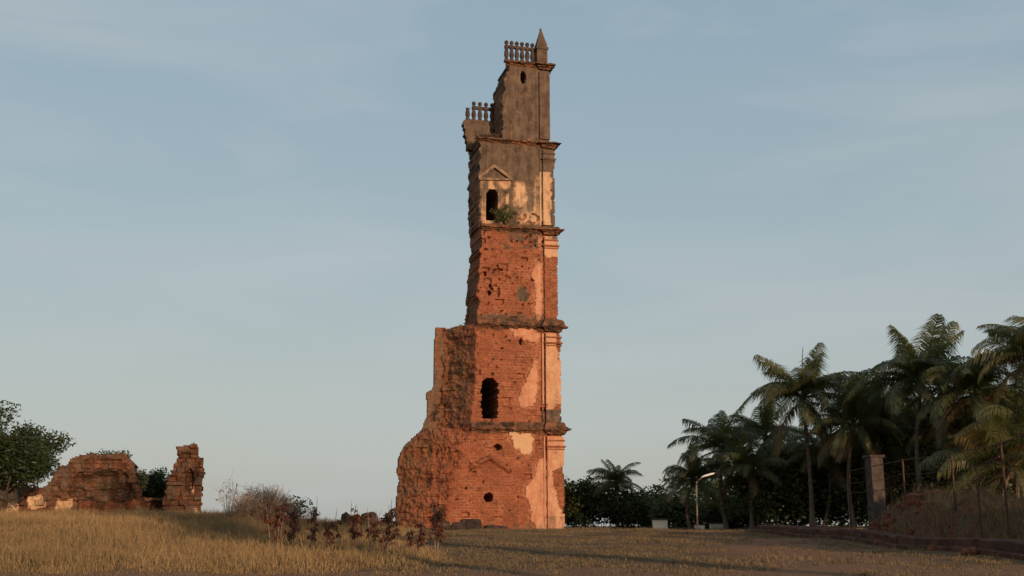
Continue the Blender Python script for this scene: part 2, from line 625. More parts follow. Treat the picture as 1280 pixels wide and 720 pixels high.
OUT = {  # left outline of the photograph, (y, x)
    0: [(537, 527), (548, 515), (560, 503), (575, 497), (600, 497), (640, 494), (670, 493)],
    1: [(405, 581), (409, 575), (410.5, 544), (440, 542), (487, 541), (491, 533), (520, 533), (537, 527)],
    2: [(282, 590), (300, 594), (318, 589), (325, 592), (345, 590), (352, 584), (380, 585), (405, 581)],
    3: [(176, 586), (195, 592), (205, 588), (225, 590), (250, 586), (262, 588), (285, 590)],
    4: [(83, 631), (92, 628), (108, 623), (125, 619), (140, 617), (178, 616)],
}
LIT = {  # where the dressed front stops
    0: [(537, 588), (570, 580), (600, 572), (662, 556)],
    1: [(408, 595), (470, 594), (500, 592), (537, 588)],
    2: [(282, 601), (320, 600), (360, 597), (405, 596)],
    3: [(176, 597), (230, 599), (285, 600)],
    4: [(83, 631.5), (120, 628), (178, 626)],
}
WMAX = [2.5, 2.9, 2.3, 2.3, 2.2]
RAMPW = [None, 1.9, None, None, None]
WBACK = [6.5, 6.0, 4.4, 4.4, 4.0]


def ztab(tab, w):
    r = []
    for (y, x) in tab:
        u, z = fuz(x, y, w)
        r.append((z, u))
    return sorted(r)


OUT_T = [ztab(OUT[k], WMAX[k] + 0.4) for k in range(5)]
LIT_T = [ztab(LIT[k], 0.0) for k in range(5)]

P_PALE = [[(640, 233), (652, 228), (662, 236), (661, 255), (650, 264), (641, 258)],
          [(648, 265), (658, 262), (672, 258), (676, 282), (645, 282), (643, 274)],
          [(668, 214), (673, 212), (674, 262), (668, 260), (664, 245)],
          [(678, 212), (686, 216), (689, 280), (677, 282)],
          [(600, 242), (629, 242), (629, 278), (600, 280)]]
P_PLAS = [[(630, 537), (665, 543), (667, 556), (659, 572), (651, 570), (644, 557), (637, 546)],
          [(672, 578), (668, 600), (657, 606), (656, 616), (662, 630), (664, 645), (670, 665), (684, 665), (684, 572)],
          [(672, 425), (668, 450), (662, 466), (655, 484), (647, 500), (652, 512), (660, 508), (672, 500)],
          [(632, 408), (672, 411), (674, 430), (655, 424), (640, 418)],
          [(670, 290), (676, 290), (676, 316), (671, 312)],
          [(664, 340), (668, 350), (668, 385), (672, 405), (677, 405), (677, 320)]]
P_BRICKY = [[(690, 590), (708, 580), (708, 640), (697, 632)],
            [(694, 412), (704, 412), (704, 450), (697, 440)]]
HOLES = [(653.5, 97, 3.0, 7.5, 3), (611, 622, 5.5, 5.5, 3), (622, 559, 5.5, 3.5, 1.0), (651, 427, 1.6, 4, 1.0), (613, 357, 2, 2, .6),
         (612, 366, 2, 3, .8), (623, 337, 6, 1.6, .5), (606, 342, 2.4, 3.5, .5), (623, 365, 2.0, 6, .35)]


def cover(px, py, polys):
    """how far inside a patch a point lies, 0..1 over some 0.6 m"""
    n = 0
    for (dx, dy) in ((0, 0), (5, 0), (-5, 0), (0, 5), (0, -5), (3, 3), (-3, 3), (3, -3), (-3, -3)):
        if any(in_poly(px + dx, py + dy, p) for p in polys):
            n += 1
    return n / 9.0


def surf_attr(u, w, z, k):
    px, py = to_px(u, w, z)
    jx = px + 3.0 * n3(u * 1.7, z * 1.7, 3.1) + 2.0 * n3(u * 5, z * 5, 8.1)
    jy = py + 3.0 * n3(u * 1.7, z * 1.7, 9.7) + 2.0 * n3(u * 5, z * 5, 1.1)
    pla = sta_shade = pale = 0.0
    if k >= 3:
        pla = 1.0
        sta_shade = 0.95 if k == 3 else 0.90
        cv = cover(jx, jy, P_PALE)
        sta_shade -= 0.62 * cv
        pale = 0.9 * cv
        if k == 4 and math.hypot((jx - 655) / 7.0, (jy - 150) / 20.0) < 1:
            sta_shade = 1.3
        if k == 3 and jy > 268 and jx > 640 and n3(u * 3.1, z * 3.1, 4.0) > 0.1:
            pla = 0.1
    else:
        pla = 1.15 * cover(jx, jy, P_PLAS)
        if k == 2:
            if math.hypot((jx - 653) / 8.0, (jy - 367) / 10.0) < 1:
                sta_shade = 0.9
            if jy < 312 and jx > 630 and n3(u * 1.3, z * 1.3, 2.0) > -0.2:
                sta_shade = max(sta_shade, 0.55)
            if 392 < jy < 406:
                sta_shade = max(sta_shade, 0.6)
        if k == 0 and in_poly(jx, jy, P_PLAS[0]):
            pale = 0.8
        if py > 655:
            sta_shade = 0.35  # grass shadow along the tower foot, painted as a darker band
    return pla, sta_shade, pale


def block(u, z, s):
    c = math.floor(z / 0.36 + 1e-4)
    r = math.floor(u / 0.66 + (0.5 if c % 2 else 0.0) + 0.31 * hash2(c, 3, s))
    return c, r


WINS = {1: ('arch', 602.5, 622, 472, 522), 3: ('arch', 607.5, 622, 237.5, 275)}


def depth_and_attr(k, u, z):
    lit = lerp_tab(LIT_T[k], z)
    out = lerp_tab(OUT_T[k], z)
    c, r = block(u, z, k)
    h = hash2(c, r, k)
    lit_j = lit + 0.10 * (hash2(c, 11, k) - 0.5) + 0.35 * n3(z * 0.9, k, 0) + 0.15 * n3(u * 1.5, z * 2.6, k + 5)
    pla, sta_shade, pale = 0, 0, 0
    d = lit_j - u
    s = 0.0
    if d > 0:
        wid = max(lit_j - out, 0.05)
        s = min(1.0, d / wid) if RAMPW[k] is None else min(1.0, d / min(RAMPW[k], wid))
        p = 1.45 if k == 0 else 0.85
        w = WMAX[k] * s ** p
        edge = min(1.0, d / 0.5)
        big = n3(u * 0.55, z * 0.55, k * 3.0) * (1.0 if k < 2 else 0.45)
        q = u * 1.5 if k < 2 else s * WMAX[k] * 1.1 + 4
        rid = abs(n3(q, z * 0.9, 5.0 + k)) + 0.6 * abs(n3(q * 2.1, z * 2.1, 9.0))
        w += edge * (big * 0.8 + (0.55 if k < 2 else 0.8) * (rid - 0.35) + 0.26 * (h - 0.5) + 0.16 * n3(u * 6, z * 5, 2.0))
        if k >= 2:
            w = WMAX[k] * s ** p + edge * (0.9 * n3(s * 2.4 + 3, z * 0.75, k * 2.0) + 0.55 * n3(s * 4.4, z * 1.9, 4.0) + 0.28 * n3(s * 8, z * 4.2, 8.0))
        flat = k == 1 and s >= 1.0 and d > 2.3
        if flat:
            w = WMAX[k] + 0.05 * (h - 0.5) + 0.05 * n3(u * 3, z * 3, 1)
        rub = 0.75 if flat else min(1.0, 0.25 + s * 1.6)  # flat stump face darkened in colour to stand for its shade
        if k == 0:
            rub = 0.02 + 0.95 * s
        return w, 0.0, (0.30 if k >= 3 else 0.0) + (0.40 if flat else 0.0), 0.0, rub, s
    pla, sta_shade, pale = surf_attr(u, 0.0, z, k)
    if pla > 0.5:
        w = -0.085 + 0.014 * n3(u * 3, z * 3, 3.0)
        if k >= 3:
            w += 0.02 * n3(u * 0.9, z * 0.9, 7.0)
    else:
        ero = 0.5 + 0.5 * n3(u * 0.7, z * 0.7, k + 4.0)
        w = (h - 0.35) * (0.03 + 0.10 * ero) + 0.05 * n3(u * 4.5, z * 4.5, 1.0)
        if hash2(c, r, k + 40) > 0.96 or (n3(u * 2.6, z * 3.4, 17.0) > (0.62 if k != 2 else 0.46)):
            w += 0.16 + 0.12 * h
    px, py = to_px(u, 0, z)
    for (hx, hy, rx, ry, dep) in HOLES:
        q = math.hypot((px - hx) / rx, (py - hy) / ry)
        if q < 1.0:
            w += dep * min(1.0, (1 - q) * 6.0)
    if k == 0:
        # stub of a gabled hood above the lower opening
        for (ax, ay, bx, by) in ((589, 583, 612, 572), (612, 572, 637, 588)):
            t = max(0, min(1, ((px - ax) * (bx - ax) + (py - ay) * (by - ay)) / ((bx - ax) ** 2 + (by - ay) ** 2)))
            dd = math.hypot(px - ax - t * (bx - ax), py - ay - t * (by - ay))
            if dd < 3.2:
                w -= 0.22 * (1 - dd / 3.2) + 0.10
    if k in WINS:
        _, x0, x1, y0, y1 = WINS[k]
        m = (x0 + x1) / 2
        hw = (x1 - x0) / 2
        jag = (1.8 * n3(z * 3.3, 4.0, k) + 1.6 * (hash2(c, 5, k) - 0.5)) if k == 1 else 0.0
        ok = abs(px - m) < hw + jag and y0 + hw < py < y1
        ok = ok or math.hypot(px - m, py - (y0 + hw)) < hw + jag * 0.6
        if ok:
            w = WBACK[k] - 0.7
            pla, sta_shade, pale = 0, 2.0, 0  # window interior coloured near black to stand for the shade inside
    # slot left of the pilaster
    return w, pla, sta_shade, pale, 0.0, 0.0


def relief(name, parent, us, zs, inside, fn, wback, mat):
    """a wall modelled block by block on its front and closed at its sides, top and back"""
    nu, nz = len(us), len(zs)
    info = {}
    cells = []
    for i in range(nu - 1):
        for j in range(nz - 1):
            if inside((us[i] + us[i + 1]) / 2, (zs[j] + zs[j + 1]) / 2):
                cells.append((i, j))
    cs = set(cells)
    vs, fs, A = [], [], [[], [], [], []]
    ix = {}

    def vert(i, j):
        if (i, j) not in ix:
            w, a, b, c, d, s = fn(us[i], zs[j])
            ix[(i, j)] = (len(vs), w, s)
            jx = 0.0 if i == nu - 1 else 0.03 * n3(us[i] * 7, zs[j] * 7, 3)
            vs.append((us[i] + jx, w, zs[j]))
            for t, x in zip(A, (a, b, c, d)):
                t.append(x)
        return ix[(i, j)][0]

    bk = {}

    def back(i, j):
        if (i, j) not in bk:
            v0 = vert(i, j)
            w, s = ix[(i, j)][1], ix[(i, j)][2]
            wb = max(w + 0.12, wback(us[i], zs[j], s))
            bk[(i, j)] = len(vs)
            vs.append((us[i], wb, zs[j]))
            for t in A:
                t.append(t[v0])
        return bk[(i, j)]

    for (i, j) in cells:
        fs.append((vert(i, j), vert(i + 1, j), vert(i + 1, j + 1), vert(i, j + 1)))
        fs.append((back(i, j), back(i, j + 1), back(i + 1, j + 1), back(i + 1, j)))
        if (i - 1, j) not in cs:
            fs.append((vert(i, j), vert(i, j + 1), back(i, j + 1), back(i, j)))
        if (i + 1, j) not in cs:
            fs.append((vert(i + 1, j + 1), vert(i + 1, j), back(i + 1, j), back(i + 1, j + 1)))
        if (i, j + 1) not in cs:
            fs.append((vert(i, j + 1), vert(i + 1, j + 1), back(i + 1, j + 1), back(i, j + 1)))
        if (i, j - 1) not in cs:
            fs.append((vert(i + 1, j), vert(i, j), back(i, j), back(i + 1, j)))
    me = bpy.data.meshes.new(name)
    me.from_pydata(vs, [], fs)
    me.materials.append(mat)
    for nm, t in zip(('plaster', 'stain_shade', 'pale', 'rubble'), A):
        at_ = me.attributes.new(nm, 'FLOAT', 'POINT')
        at_.data.foreach_set('value', np.array(t, dtype=np.float32))
    me.update()
    return link(name, me, parent)


def sweep(path, prof, zoff=0.0, jitter=0.0, seed=0, step=0.16):
    """profile (out, z) carried along a plan path of (u, w), outside on the right-hand side of travel"""
    pts = []
    for (a, b) in zip(path, path[1:]):
        L = math.hypot(b[0] - a[0], b[1] - a[1])
        n = max(1, int(L / step))
        for i in range(n):
            pts.append((a[0] + (b[0] - a[0]) * i / n, a[1] + (b[1] - a[1]) * i / n))
    pts.append(path[-1])
    b = MB()
    rings = []
    for i, p in enumerate(pts):
        def nrm(q, r):
            dx, dy = r[0] - q[0], r[1] - q[1]
            L = math.hypot(dx, dy) or 1
            return dy / L, -dx / L
        n1 = nrm(pts[i - 1], p) if i else nrm(p, pts[1])
        n2 = nrm(p, pts[i + 1]) if i < len(pts) - 1 else n1
        mx, my = n1[0] + n2[0], n1[1] + n2[1]
        dd = 1 + n1[0] * n2[0] + n1[1] * n2[1]
        mx, my = mx / max(dd, .3), my / max(dd, .3)
        ring = []
        for q, (o, z) in enumerate(prof):
            jo = jitter * (n3(p[0] * 2.2 + seed, p[1] * 2.2, q * 0.9) * 0.6 + (random.random() - .5) * 0.5) if o > 0.06 else 0
            jz = jitter * 0.6 * n3(p[0] * 3.1 + seed + 7, p[1] * 3.1, q * 0.7)
            ring.append((p[0] + mx * (o + jo), p[1] + my * (o + jo), z + zoff + jz))
        rings.append(ring)
    n = len(prof)
    vs = [v for r in rings for v in r]
    fs = []
    for i in range(len(rings) - 1):
        for k in range(n):
            k2 = (k + 1) % n
            fs.append((i * n + k, (i + 1) * n + k, (i + 1) * n + k2, i * n + k2))
    fs.append(tuple(range(n)))
    fs.append(tuple((len(rings) - 1) * n + k for k in range(n - 1, -1, -1)))
    b.add(vs, fs)
    return b


def slab_mesh(name, parent, u0, u1, z0, z1, w0, w1, k, mat, du=0.11, prefer=None, ragged=0.0):
    """a strip of masonry standing proud of the wall (pilasters, window surrounds) with the same surface attributes"""
    us = np.linspace(u0, u1, max(2, int((u1 - u0) / du) + 1))
    zs = np.linspace(z0, z1, max(2, int((z1 - z0) / 0.12) + 1))

    def fn(u, z):
        pla, sta_shade, pale = surf_attr(u, w0, z, k)
        if prefer is not None:
            pla, sta_shade, pale = prefer(u, z, pla, sta_shade, pale)
        c, r = block(u, z, k + 20)
        w = w0 + 0.015 * n3(u * 3, z * 3, 3)
        if pla < 0.5:
            w += 0.06 + 0.10 * (hash2(c, r, k) - 0.3) + 0.05 * n3(u * 4, z * 4, 2)
        return min(w, w1 - 0.03), pla, sta_shade, pale, 0.0, 0.0

    def inside(u, z):
        if ragged and u > u1 - 0.42 and k < 4:
            chip = n3(z * 0.9, 2.0, k * 3.0) + 0.7 * n3(z * 3.1, 5.0, k) - 0.12
            return u < u1 - 0.38 * max(0.0, min(1.0, chip * 1.6))
        return True
    return relief(name, parent, us, zs, inside, fn, lambda u, z, s: w1, mat)


GAP = [fuz(x, y)[0] for x, y in ((675.5, 600), (674.5, 470), (674, 345), (673, 230), (671, 130))]
STOREY = []
for k in range(5):
    zlo, zhi = ZB[k], ZC[k]
    umin = min(u for z, u in OUT_T[k]) - 0.6
    if k == 3:
        pass
    nu = int((UR[k] - umin) / 0.092) + 1
    us = np.linspace(umin, UR[k], nu)
    nzr = int(round((zhi - zlo) / 0.1)) + 1
    zs = np.linspace(zlo, zhi, nzr)
    top_px = {0: 537, 1: 405, 2: 282, 3: 176, 4: 83}[k]

    def inside(u, z, k=k):
        c, r = block(u, z, k)
        out = lerp_tab(OUT_T[k], z) + 0.06 * (hash2(c, 17, k) - 0.5) + 0.26 * n3(z * 1.1, 3, k) + 0.16 * n3(z * 3.3, 3, k)
        if k == 1 and u < lerp_tab(LIT_T[1], z) - 1.2:
            out = lerp_tab(OUT_T[1], z) + 0.05 * (hash2(c, 17, k) - 0.5)
            # flat top of the stump of the side wall
            if z > ZTOP1 + 0.12 * (hash2(r, 7, 1) - 0.5):
                return False
        return u > out

    ZTOP1 = fuz(556, 411, WMAX[1] + .4)[1]

    def wback(u, z, s, k=k):
        return WBACK[k] * (1 - s) + (WMAX[k] + 0.4) * s

    st = relief('storey', tower, us, zs, inside, lambda u, z, k=k: depth_and_attr(k, u, z), wback, M['masonry'])
    st['label'] = ['wide lowest storey of bare red blocks with a rubble slope on its left', 'red block storey with a ragged arched window',
                   'plain storey of bare red blocks', 'soot stained plaster storey with a gabled window', 'narrow top storey of dark plaster with a small oval hole'][k]
    STOREY.append(st)

    # pilaster at the right corner, two thin fillets beside it
    uP = fuz([683.5, 681.5, 680, 678, 673.5][k], [600, 470, 345, 230, 130][k])[0]
    pw = -0.26

    def pref(u, z, pla, sta_shade, pale, k=k):
        px, py = to_px(u, pw, z)
        px += 2.5 * n3(u * 2.2, z * 2.2, 1) + 1.5 * n3(u * 6, z * 6, 2)
        if k == 0:
            return (0.0 if in_poly(px, py, P_BRICKY[0]) else 1.0), 0.12 + (0.3 if py > 645 else 0), 0.35 if px > 692 else 0.0
        if k == 1:
            return (0.0 if in_poly(px, py, P_BRICKY[1]) or (py > 505 and n3(u, z, 3) > -0.3) else 1.0), (0.8 if py > 512 else 0.18), 0.3
        if k == 2:
            return (1.0 if py < 322 and n3(u * 1.5, z * 1.5, 2) > -0.35 else 0.0), (0.45 if py < 300 else 0.1), 0.5
        if k == 3:
            return 1.0, (0.25 if py > 215 and px < 689 else 0.85), (0.8 if py > 215 else 0.0)
        return 1.0, 0.85, 0.0
    zt = zhi - 0.62
    pil = slab_mesh('pilaster', st, uP, UR[k] + 0.06, zlo + (0.02 if k == 0 else 0.42), zt, pw, 0.35, k, M['masonry'], prefer=pref, ragged=1.0)
    fil_u = (uP - 0.30, uP - 0.17)
    if k != 2:
        slab_mesh('fillet', st, fil_u[0], fil_u[1], zlo + (0.02 if k == 0 else 0.42), zt - (0.02 if k != 2 else 3.0), -0.15, 0.3, k, M['masonry'], prefer=pref)

    # cornice: from the broken end, breaking forward over the pilaster and round the right corner
    uL = lerp_tab(LIT_T[k], zhi) + [0.05, 0.05, 0.0, -0.05, 0.05][k]
    path = [(uL, 0.0), (uP - 0.04, 0.0), (uP - 0.04, pw - 0.02), (UR[k] + 0.10, pw - 0.02), (UR[k] + 0.10, 3.6)]
    skirt = [0.62, 0.66, 0.30, 0.20, 0.14][k]
    prof = [(-0.10, -0.44), (0.05, -0.43), (0.08, -0.30), (0.20, -0.22), (0.26, -0.12), (0.46, -0.09), (0.47, 0.0), (0.32, 0.05), (0.14, skirt * 0.55), (0.06, skirt * 0.85), (-0.10, skirt)]
    sweep(path, prof, zhi, 0.20, k * 5.0, 0.12).build('cornice', M['cornice'], st)
    # moulded capital under the cornice on the pilaster
    if k < 4:
        capm = MB()
        for (dz, h, o) in ((-0.98, 0.12, 0.08), (-1.50, 0.16, 0.14), (-1.72, 0.09, 0.07)):
            if k == 4:
                continue
            pr = [(-0.05, -h / 2), (o * 0.6, -h / 2), (o, 0.0), (o, h / 2), (-0.05, h / 2)]
            q = sweep([(uP + 0.002, 0.2), (uP + 0.002, pw), (UR[k] + 0.065, pw), (UR[k] + 0.065, 2.5)], pr, zhi + dz, 0.02, k)
            capm.add(q.v, q.f)
        capm.build('capital', M['masonry'] if k < 3 else M['dark_stone'], st)

# window of the fourth storey: surround, sill and gabled hood
st = STOREY[3]


def wbox(x0, x1, y0, y1, w0, w1):
    (ua, za), (ub, zb) = fuz(x0, y1, w0), fuz(x1, y0, w0)
    return ua, ub, za, zb, w0, w1


def pale_pref(u, z, pla, sta_shade, pale):
    return 1.0, 0.52 + 0.5 * n3(u * 1.6, z * 1.6, 5), 0.6


for (x0, x1) in ((601.5, 607.5), (622.5, 628)):
    ua, ub, za, zb, w0, w1 = wbox(x0, x1, 236, 279, -0.17, 0.3)
    slab_mesh('window_surround', st, ua, ub, za, zb, w0, w1, 3, M['masonry'], prefer=pale_pref)
ua, ub, za, zb, w0, w1 = wbox(599.5, 638, 224, 235, -0.13, 0.3)
slab_mesh('lintel', st, ua, ub, za, zb - 0.02, w0, w1, 3, M['masonry'], prefer=pale_pref)
ua, ub, za, zb, w0, w1 = wbox(632, 636, 236, 279, -0.15, 0.3)
slab_mesh('window_pilaster', st, ua, ub, za, zb, w0, w1, 3, M['masonry'], prefer=pale_pref)
pd = MB()
zA = fuz(600, 222, -0.2)[1]
ped = [(598.5, 222.5), (618, 207.5), (640, 224)]
P3 = [fuz(x, y, -0.25) for x, y in ped]
prr = [(-0.02, -0.11), (0.20, -0.08), (0.30, 0.02), (0.30, 0.11), (-0.02, 0.11)]


def bar(p, q, wf, th, wb=0.1):
    d = Vector((q[0] - p[0], 0, q[1] - p[1])).normalized()
    n = Vector((-d.z, 0, d.x)) * th
    pa, qa = Vector((p[0], 0, p[1])), Vector((q[0], 0, q[1]))
    vs = []
    for c in (pa - n, pa + n, qa + n, qa - n):
        vs += [(c.x, wf, c.z), (c.x, wb, c.z)]
    pd.add(vs, [(0, 6, 4, 2), (1, 3, 5, 7), (0, 2, 3, 1), (2, 4, 5, 3), (4, 6, 7, 5), (6, 0, 1, 7)])


bar(P3[0], P3[1], -0.36, 0.13)
bar(P3[1], P3[2], -0.35, 0.13)
bar((P3[0][0], P3[0][1] - 0.08), (P3[2][0], P3[2][1] - 0.03), -0.32, 0.09)
pd.build('pediment', M['render'], st)

# pale strip of render at the foot of the broken end, lower left
stp = MB()
for x0, x1, w in ((502, 505.5, 2.75), (507.5, 513, 2.6)):
    (ua, za), (ub, zb) = fuz(x0, 660, w), fuz(x1, 624, w)
    stp.box(ua, ub, w, w + 1.2, max(za, 0.0), zb, 0.03)
# ---- parapet and balustrades
BAL = [(0.115, 0.0), (0.12, 0.10), (0.095, 0.14), (0.085, 0.25), (0.125, 0.45), (0.13, 0.60), (0.115, 0.80), (0.09, 1.0), (0.085, 1.10), (0.115, 1.16), (0.12, 1.22)]


def balustrade(n, u0, u1, w, z0, hh, drop=()):
    bs = bpy.data.objects.new('balustrade', None)
    COL.objects.link(bs)
    bs.parent = tower
    base = MB()
    base.box(u0 - 0.2, u1 + 0.25, w - 0.22, w + 0.22, z0 - 0.02, z0 + 0.16, 0.02)
    base.build('base_rail', M['dark_stone'], bs)
    sc = hh / 1.22
    tops = MB()
    step = (u1 - u0) / (n - 1)
    for i in range(n):
        u = u0 + step * i
        m = MB()
        prof = [(r * 1.75, z0 + 0.16 + z * sc) for r, z in BAL]
        m.lathe(prof, u, w, 10)
        m.build('baluster', M['baluster'], bs, True)
        if i not in drop:
            f = MB()
            zz = z0 + 0.16 + hh + 0.22
            f.lathe([(0.13, zz), (0.14, zz + 0.05), (0.08, zz + 0.10), (0.16, zz + 0.18), (0.205, zz + 0.30), (0.17, zz + 0.43), (0.06, zz + 0.52)], u, w, 10)
            f.build('finial', M['baluster'], bs, True)
    a = min(i for i in range(n) if i not in drop)
    tops.box(u0 + step * a - 0.18, u1 + 0.22, w - 0.17, w + 0.17, z0 + 0.16 + hh, z0 + 0.16 + hh + 0.24, 0.02)
    tops.build('top_rail', M['baluster'], bs)
    return bs


uA, zA = fuz(633, 79, 0.35)
uB, _ = fuz(665.5, 80, 0.35)
balustrade(6, uA, uB, 0.35, ZC[4] + 0.2, 1.22)
# rear parapet on the broken terrace, carrying the lower balustrade
WP = 2.6
uA, _ = fuz(584.5, 150, WP)
uB, _ = fuz(615, 150, WP)
z1 = fuz(600, 153, WP)[1]


def par_in(u, z):
    lim = uA - 0.35 + max(0, (z1 - 0.5 - z)) * 0.14 + 0.25 * n3(z * 2.2, 1, 9) + 0.15 * (hash2(math.floor(z / .3), 3, 9) - .5)
    return u > lim


relief('parapet', tower, np.linspace(uA - 0.7, fuz(630, 150, WP)[0], 40), np.linspace(ZC[3] - 0.3, z1, 24), par_in,
       lambda u, z: (WP - 0.3 + 0.09 * (hash2(*block(u, z, 8)) - .5) + 0.10 * n3(u * 2, z * 2, 1), 1.0, 1.0, 0.0, 0.3, 0.0),
       lambda u, z, s: WP + 0.45, M['masonry'])
balustrade(5, uA, uB, WP, z1, 1.10, drop=(0,))

# corner pinnacle
pin = MB()
uc = (fuz(670.5, 70)[0] + fuz(684, 70)[0]) / 2
hw = (fuz(684, 70)[0] - fuz(670.5, 70)[0]) / 2
wc = 0.35
zp = ZC[4] + 0.2


def frust(z0, z1, a, b):
    vs = [(uc + sx * r, wc + sy * r, z) for z, r in ((z0, a), (z1, b)) for sx, sy in ((-1, -1), (1, -1), (1, 1), (-1, 1))]
    pin.add(vs, [(3, 2, 1, 0), (4, 5, 6, 7)] + [(i, (i + 1) % 4, 4 + (i + 1) % 4, 4 + i) for i in range(4)])


z_sh = fuz(677, 61, wc)[1]
z_t = fuz(677, 36, wc)[1]
frust(zp, z_sh - 0.25, hw * 0.97, hw * 0.95)
frust(z_sh - 0.248, z_sh, hw * 1.12, hw * 1.12)
frust(z_sh + 0.002, z_sh + 0.35, hw * 0.86, hw * 0.9)
frust(z_sh + 0.352, z_t - 0.25, hw * 0.86, hw * 0.16)
pin.build('pinnacle', M['dark_stone'], tower)
kn = MB()
kn.lathe([(0.05, z_t - 0.3), (0.12, z_t - 0.2), (0.10, z_t - 0.08), (0.03, z_t + 0.05)], uc, wc, 8)
kn.build('pinnacle_knob', M['dark_stone'], tower, True)


# ---------------------------------------------------------------- foliage helpers
def leaf_cloud(centres, n, spread, size, rng, flat=0.35, droop=0.0, aspect=0.45):
    """n leaves scattered round each centre: returns verts, faces (quads)"""
    c = np.repeat(np.asarray(centres, float), n, axis=0)
    k = len(c)
    d = rng.normal(size=(k, 3))
    d /= np.linalg.norm(d, axis=1)[:, None] + 1e-9
    r = spread * rng.random(k) ** 0.45
    p = c + d * r[:, None] * np.array([1, 1, 0.75])
    a = rng.normal(size=(k, 3))
    a[:, 2] = a[:, 2] * 0.6 - droop
    a /= np.linalg.norm(a, axis=1)[:, None]
    b = np.cross(a, rng.normal(size=(k, 3)))
    b /= np.linalg.norm(b, axis=1)[:, None]
    L = size * (0.6 + 0.8 * rng.random(k))[:, None]
    v = np.stack([p, p + a * L * 0.5 + b * L * aspect * 0.5, p + a * L, p + a * L * 0.5 - b * L * aspect * 0.5], 1).reshape(-1, 3)
    f = np.arange(k * 4).reshape(-1, 4)
    return v, f


def branching(rng, base, height, spread, levels=3, r0=0.2, n_first=5, lean=(0, 0), first=0.35):
    """trunk and limbs; returns list of (pts, rads) and tips"""
    limbs, tips = [], []

    def grow(p, d, L, r, lev):
        pts, rads = [p], [r]
        q, dd = p.copy(), d.copy()
        n = 5
        for i in range(n):
            dd = (dd + Vector(rng.normal(size=3) * 0.13) + Vector((0, 0, 0.05))).normalized()
            q = q + dd * L / n
            pts.append(q.copy())
            rads.append(r * (1 - 0.55 * (i + 1) / n))
        limbs.append((pts, rads))
        if lev == 0:
            tips.extend([pts[-1], pts[-2], pts[-3]])
            return
        for _ in range(int(rng.integers(3, 5))):
            j = int(rng.integers(2, n + 1))
            az = rng.random() * 6.283
            side = Vector((math.cos(az), math.sin(az), rng.random() * 0.7 - 0.05))
            nd = (dd * 0.65 + side * spread).normalized()
            grow(pts[j], nd, L * (0.55 + 0.25 * rng.random()), max(rads[j] * 0.7, 0.012), lev - 1)
        tips.append(pts[-1])

    p0 = Vector(base)
    d0 = Vector((lean[0], lean[1], 1)).normalized()
    tp = [p0 + d0 * height * first * t + Vector(rng.normal(size=3) * 0.03 * t) for t in (0, .25, .5, .75, 1)]
    limbs.append((tp, [r0 * 1.25, r0, r0 * .92, r0 * .86, r0 * .8]))
    for i in range(n_first):
        az = 6.283 * (i + rng.random() * .6) / n_first
        el = 0.45 + 0.8 * rng.random()
        nd = Vector((math.cos(az) * math.cos(el), math.sin(az) * math.cos(el), math.sin(el)))
        grow(tp[-1] if i % 2 else tp[-2], nd, height * (0.26 + 0.12 * rng.random()), r0 * .55, levels - 1)
    return limbs, tips


def broad_tree(name, label, cat, x, y, height, width, leafm, seed, leaf=0.16, per=26, spread=0.55, group=None, levels=3, first=0.35, lean=(0, 0), r0=None, barkm='bark', squash=1.0):
    rng = np.random.default_rng(seed)
    z = gz(x, y)
    t = thing(name, label, cat, (x, y, z - 0.05), 0, group)
    limbs, tips = branching(rng, (0, 0, 0), height, width, levels, r0 or height * 0.028, 6, lean, first)
    tips = np.array([tuple(p) for p in tips])
    hz = tips[:, 2].max()
    sc = height / (hz + spread * 0.6)
    tips *= sc
    tr = MB()
    for pts, rads in limbs:
        tr.tube([p * sc for p in pts], rads, 5)
    tr.build('trunk', M[barkm], t)
    v, f = leaf_cloud(tips, per, spread, leaf, rng)
    v[:, 2] = np.maximum(v[:, 2], 0.02)
    link('crown', np_mesh('crown', v, f, M[leafm]), t)
    return t


def bush(name, label, cat, x, y, height, radius, leafm, seed, leaf=0.16, n=1800, clumps=26, group=None, stem='bark', stem_n=9):
    """leafy clumps of uneven size round a fan of stems that reaches the ground"""
    rng = np.random.default_rng(seed)
    z = gz(x, y)
    t = thing(name, label, cat, (x, y, z - 0.04), 0, group)
    cs = []
    for i in range(clumps):
        a = rng.random() * 6.283
        r = radius * math.sqrt(rng.random())
        top = height * (1 - 0.45 * (r / radius) ** 2) * (0.75 + 0.35 * rng.random())
        cs.append((r * math.cos(a), r * math.sin(a), top * (0.15 + 0.75 * rng.random() ** 0.7)))
    vs, fs, b = [], [], 0
    for c in cs:
        v, f = leaf_cloud([c], max(8, n // clumps), min(radius * 0.42, height * 0.34) * (0.7 + .6 * rng.random()), leaf, rng)
        vs.append(v)
        fs.append(f + b)
        b += len(v)
    v = np.concatenate(vs)
    v[:, 2] = np.abs(v[:, 2])
    link('foliage', np_mesh('foliage', v, np.concatenate(fs), M[leafm]), t)
    st = MB()
    for c in cs[:stem_n]:
        c = Vector(c)
        st.tube([(c.x * .15, c.y * .15, 0), (c.x * .5, c.y * .5, c.z * .55), tuple(c * 1.0), (c.x * 1.1, c.y * 1.1, c.z + height * .12)], [0.035, 0.028, 0.018, 0.006], 5)
    st.build('stem', M[stem], t)
    return t


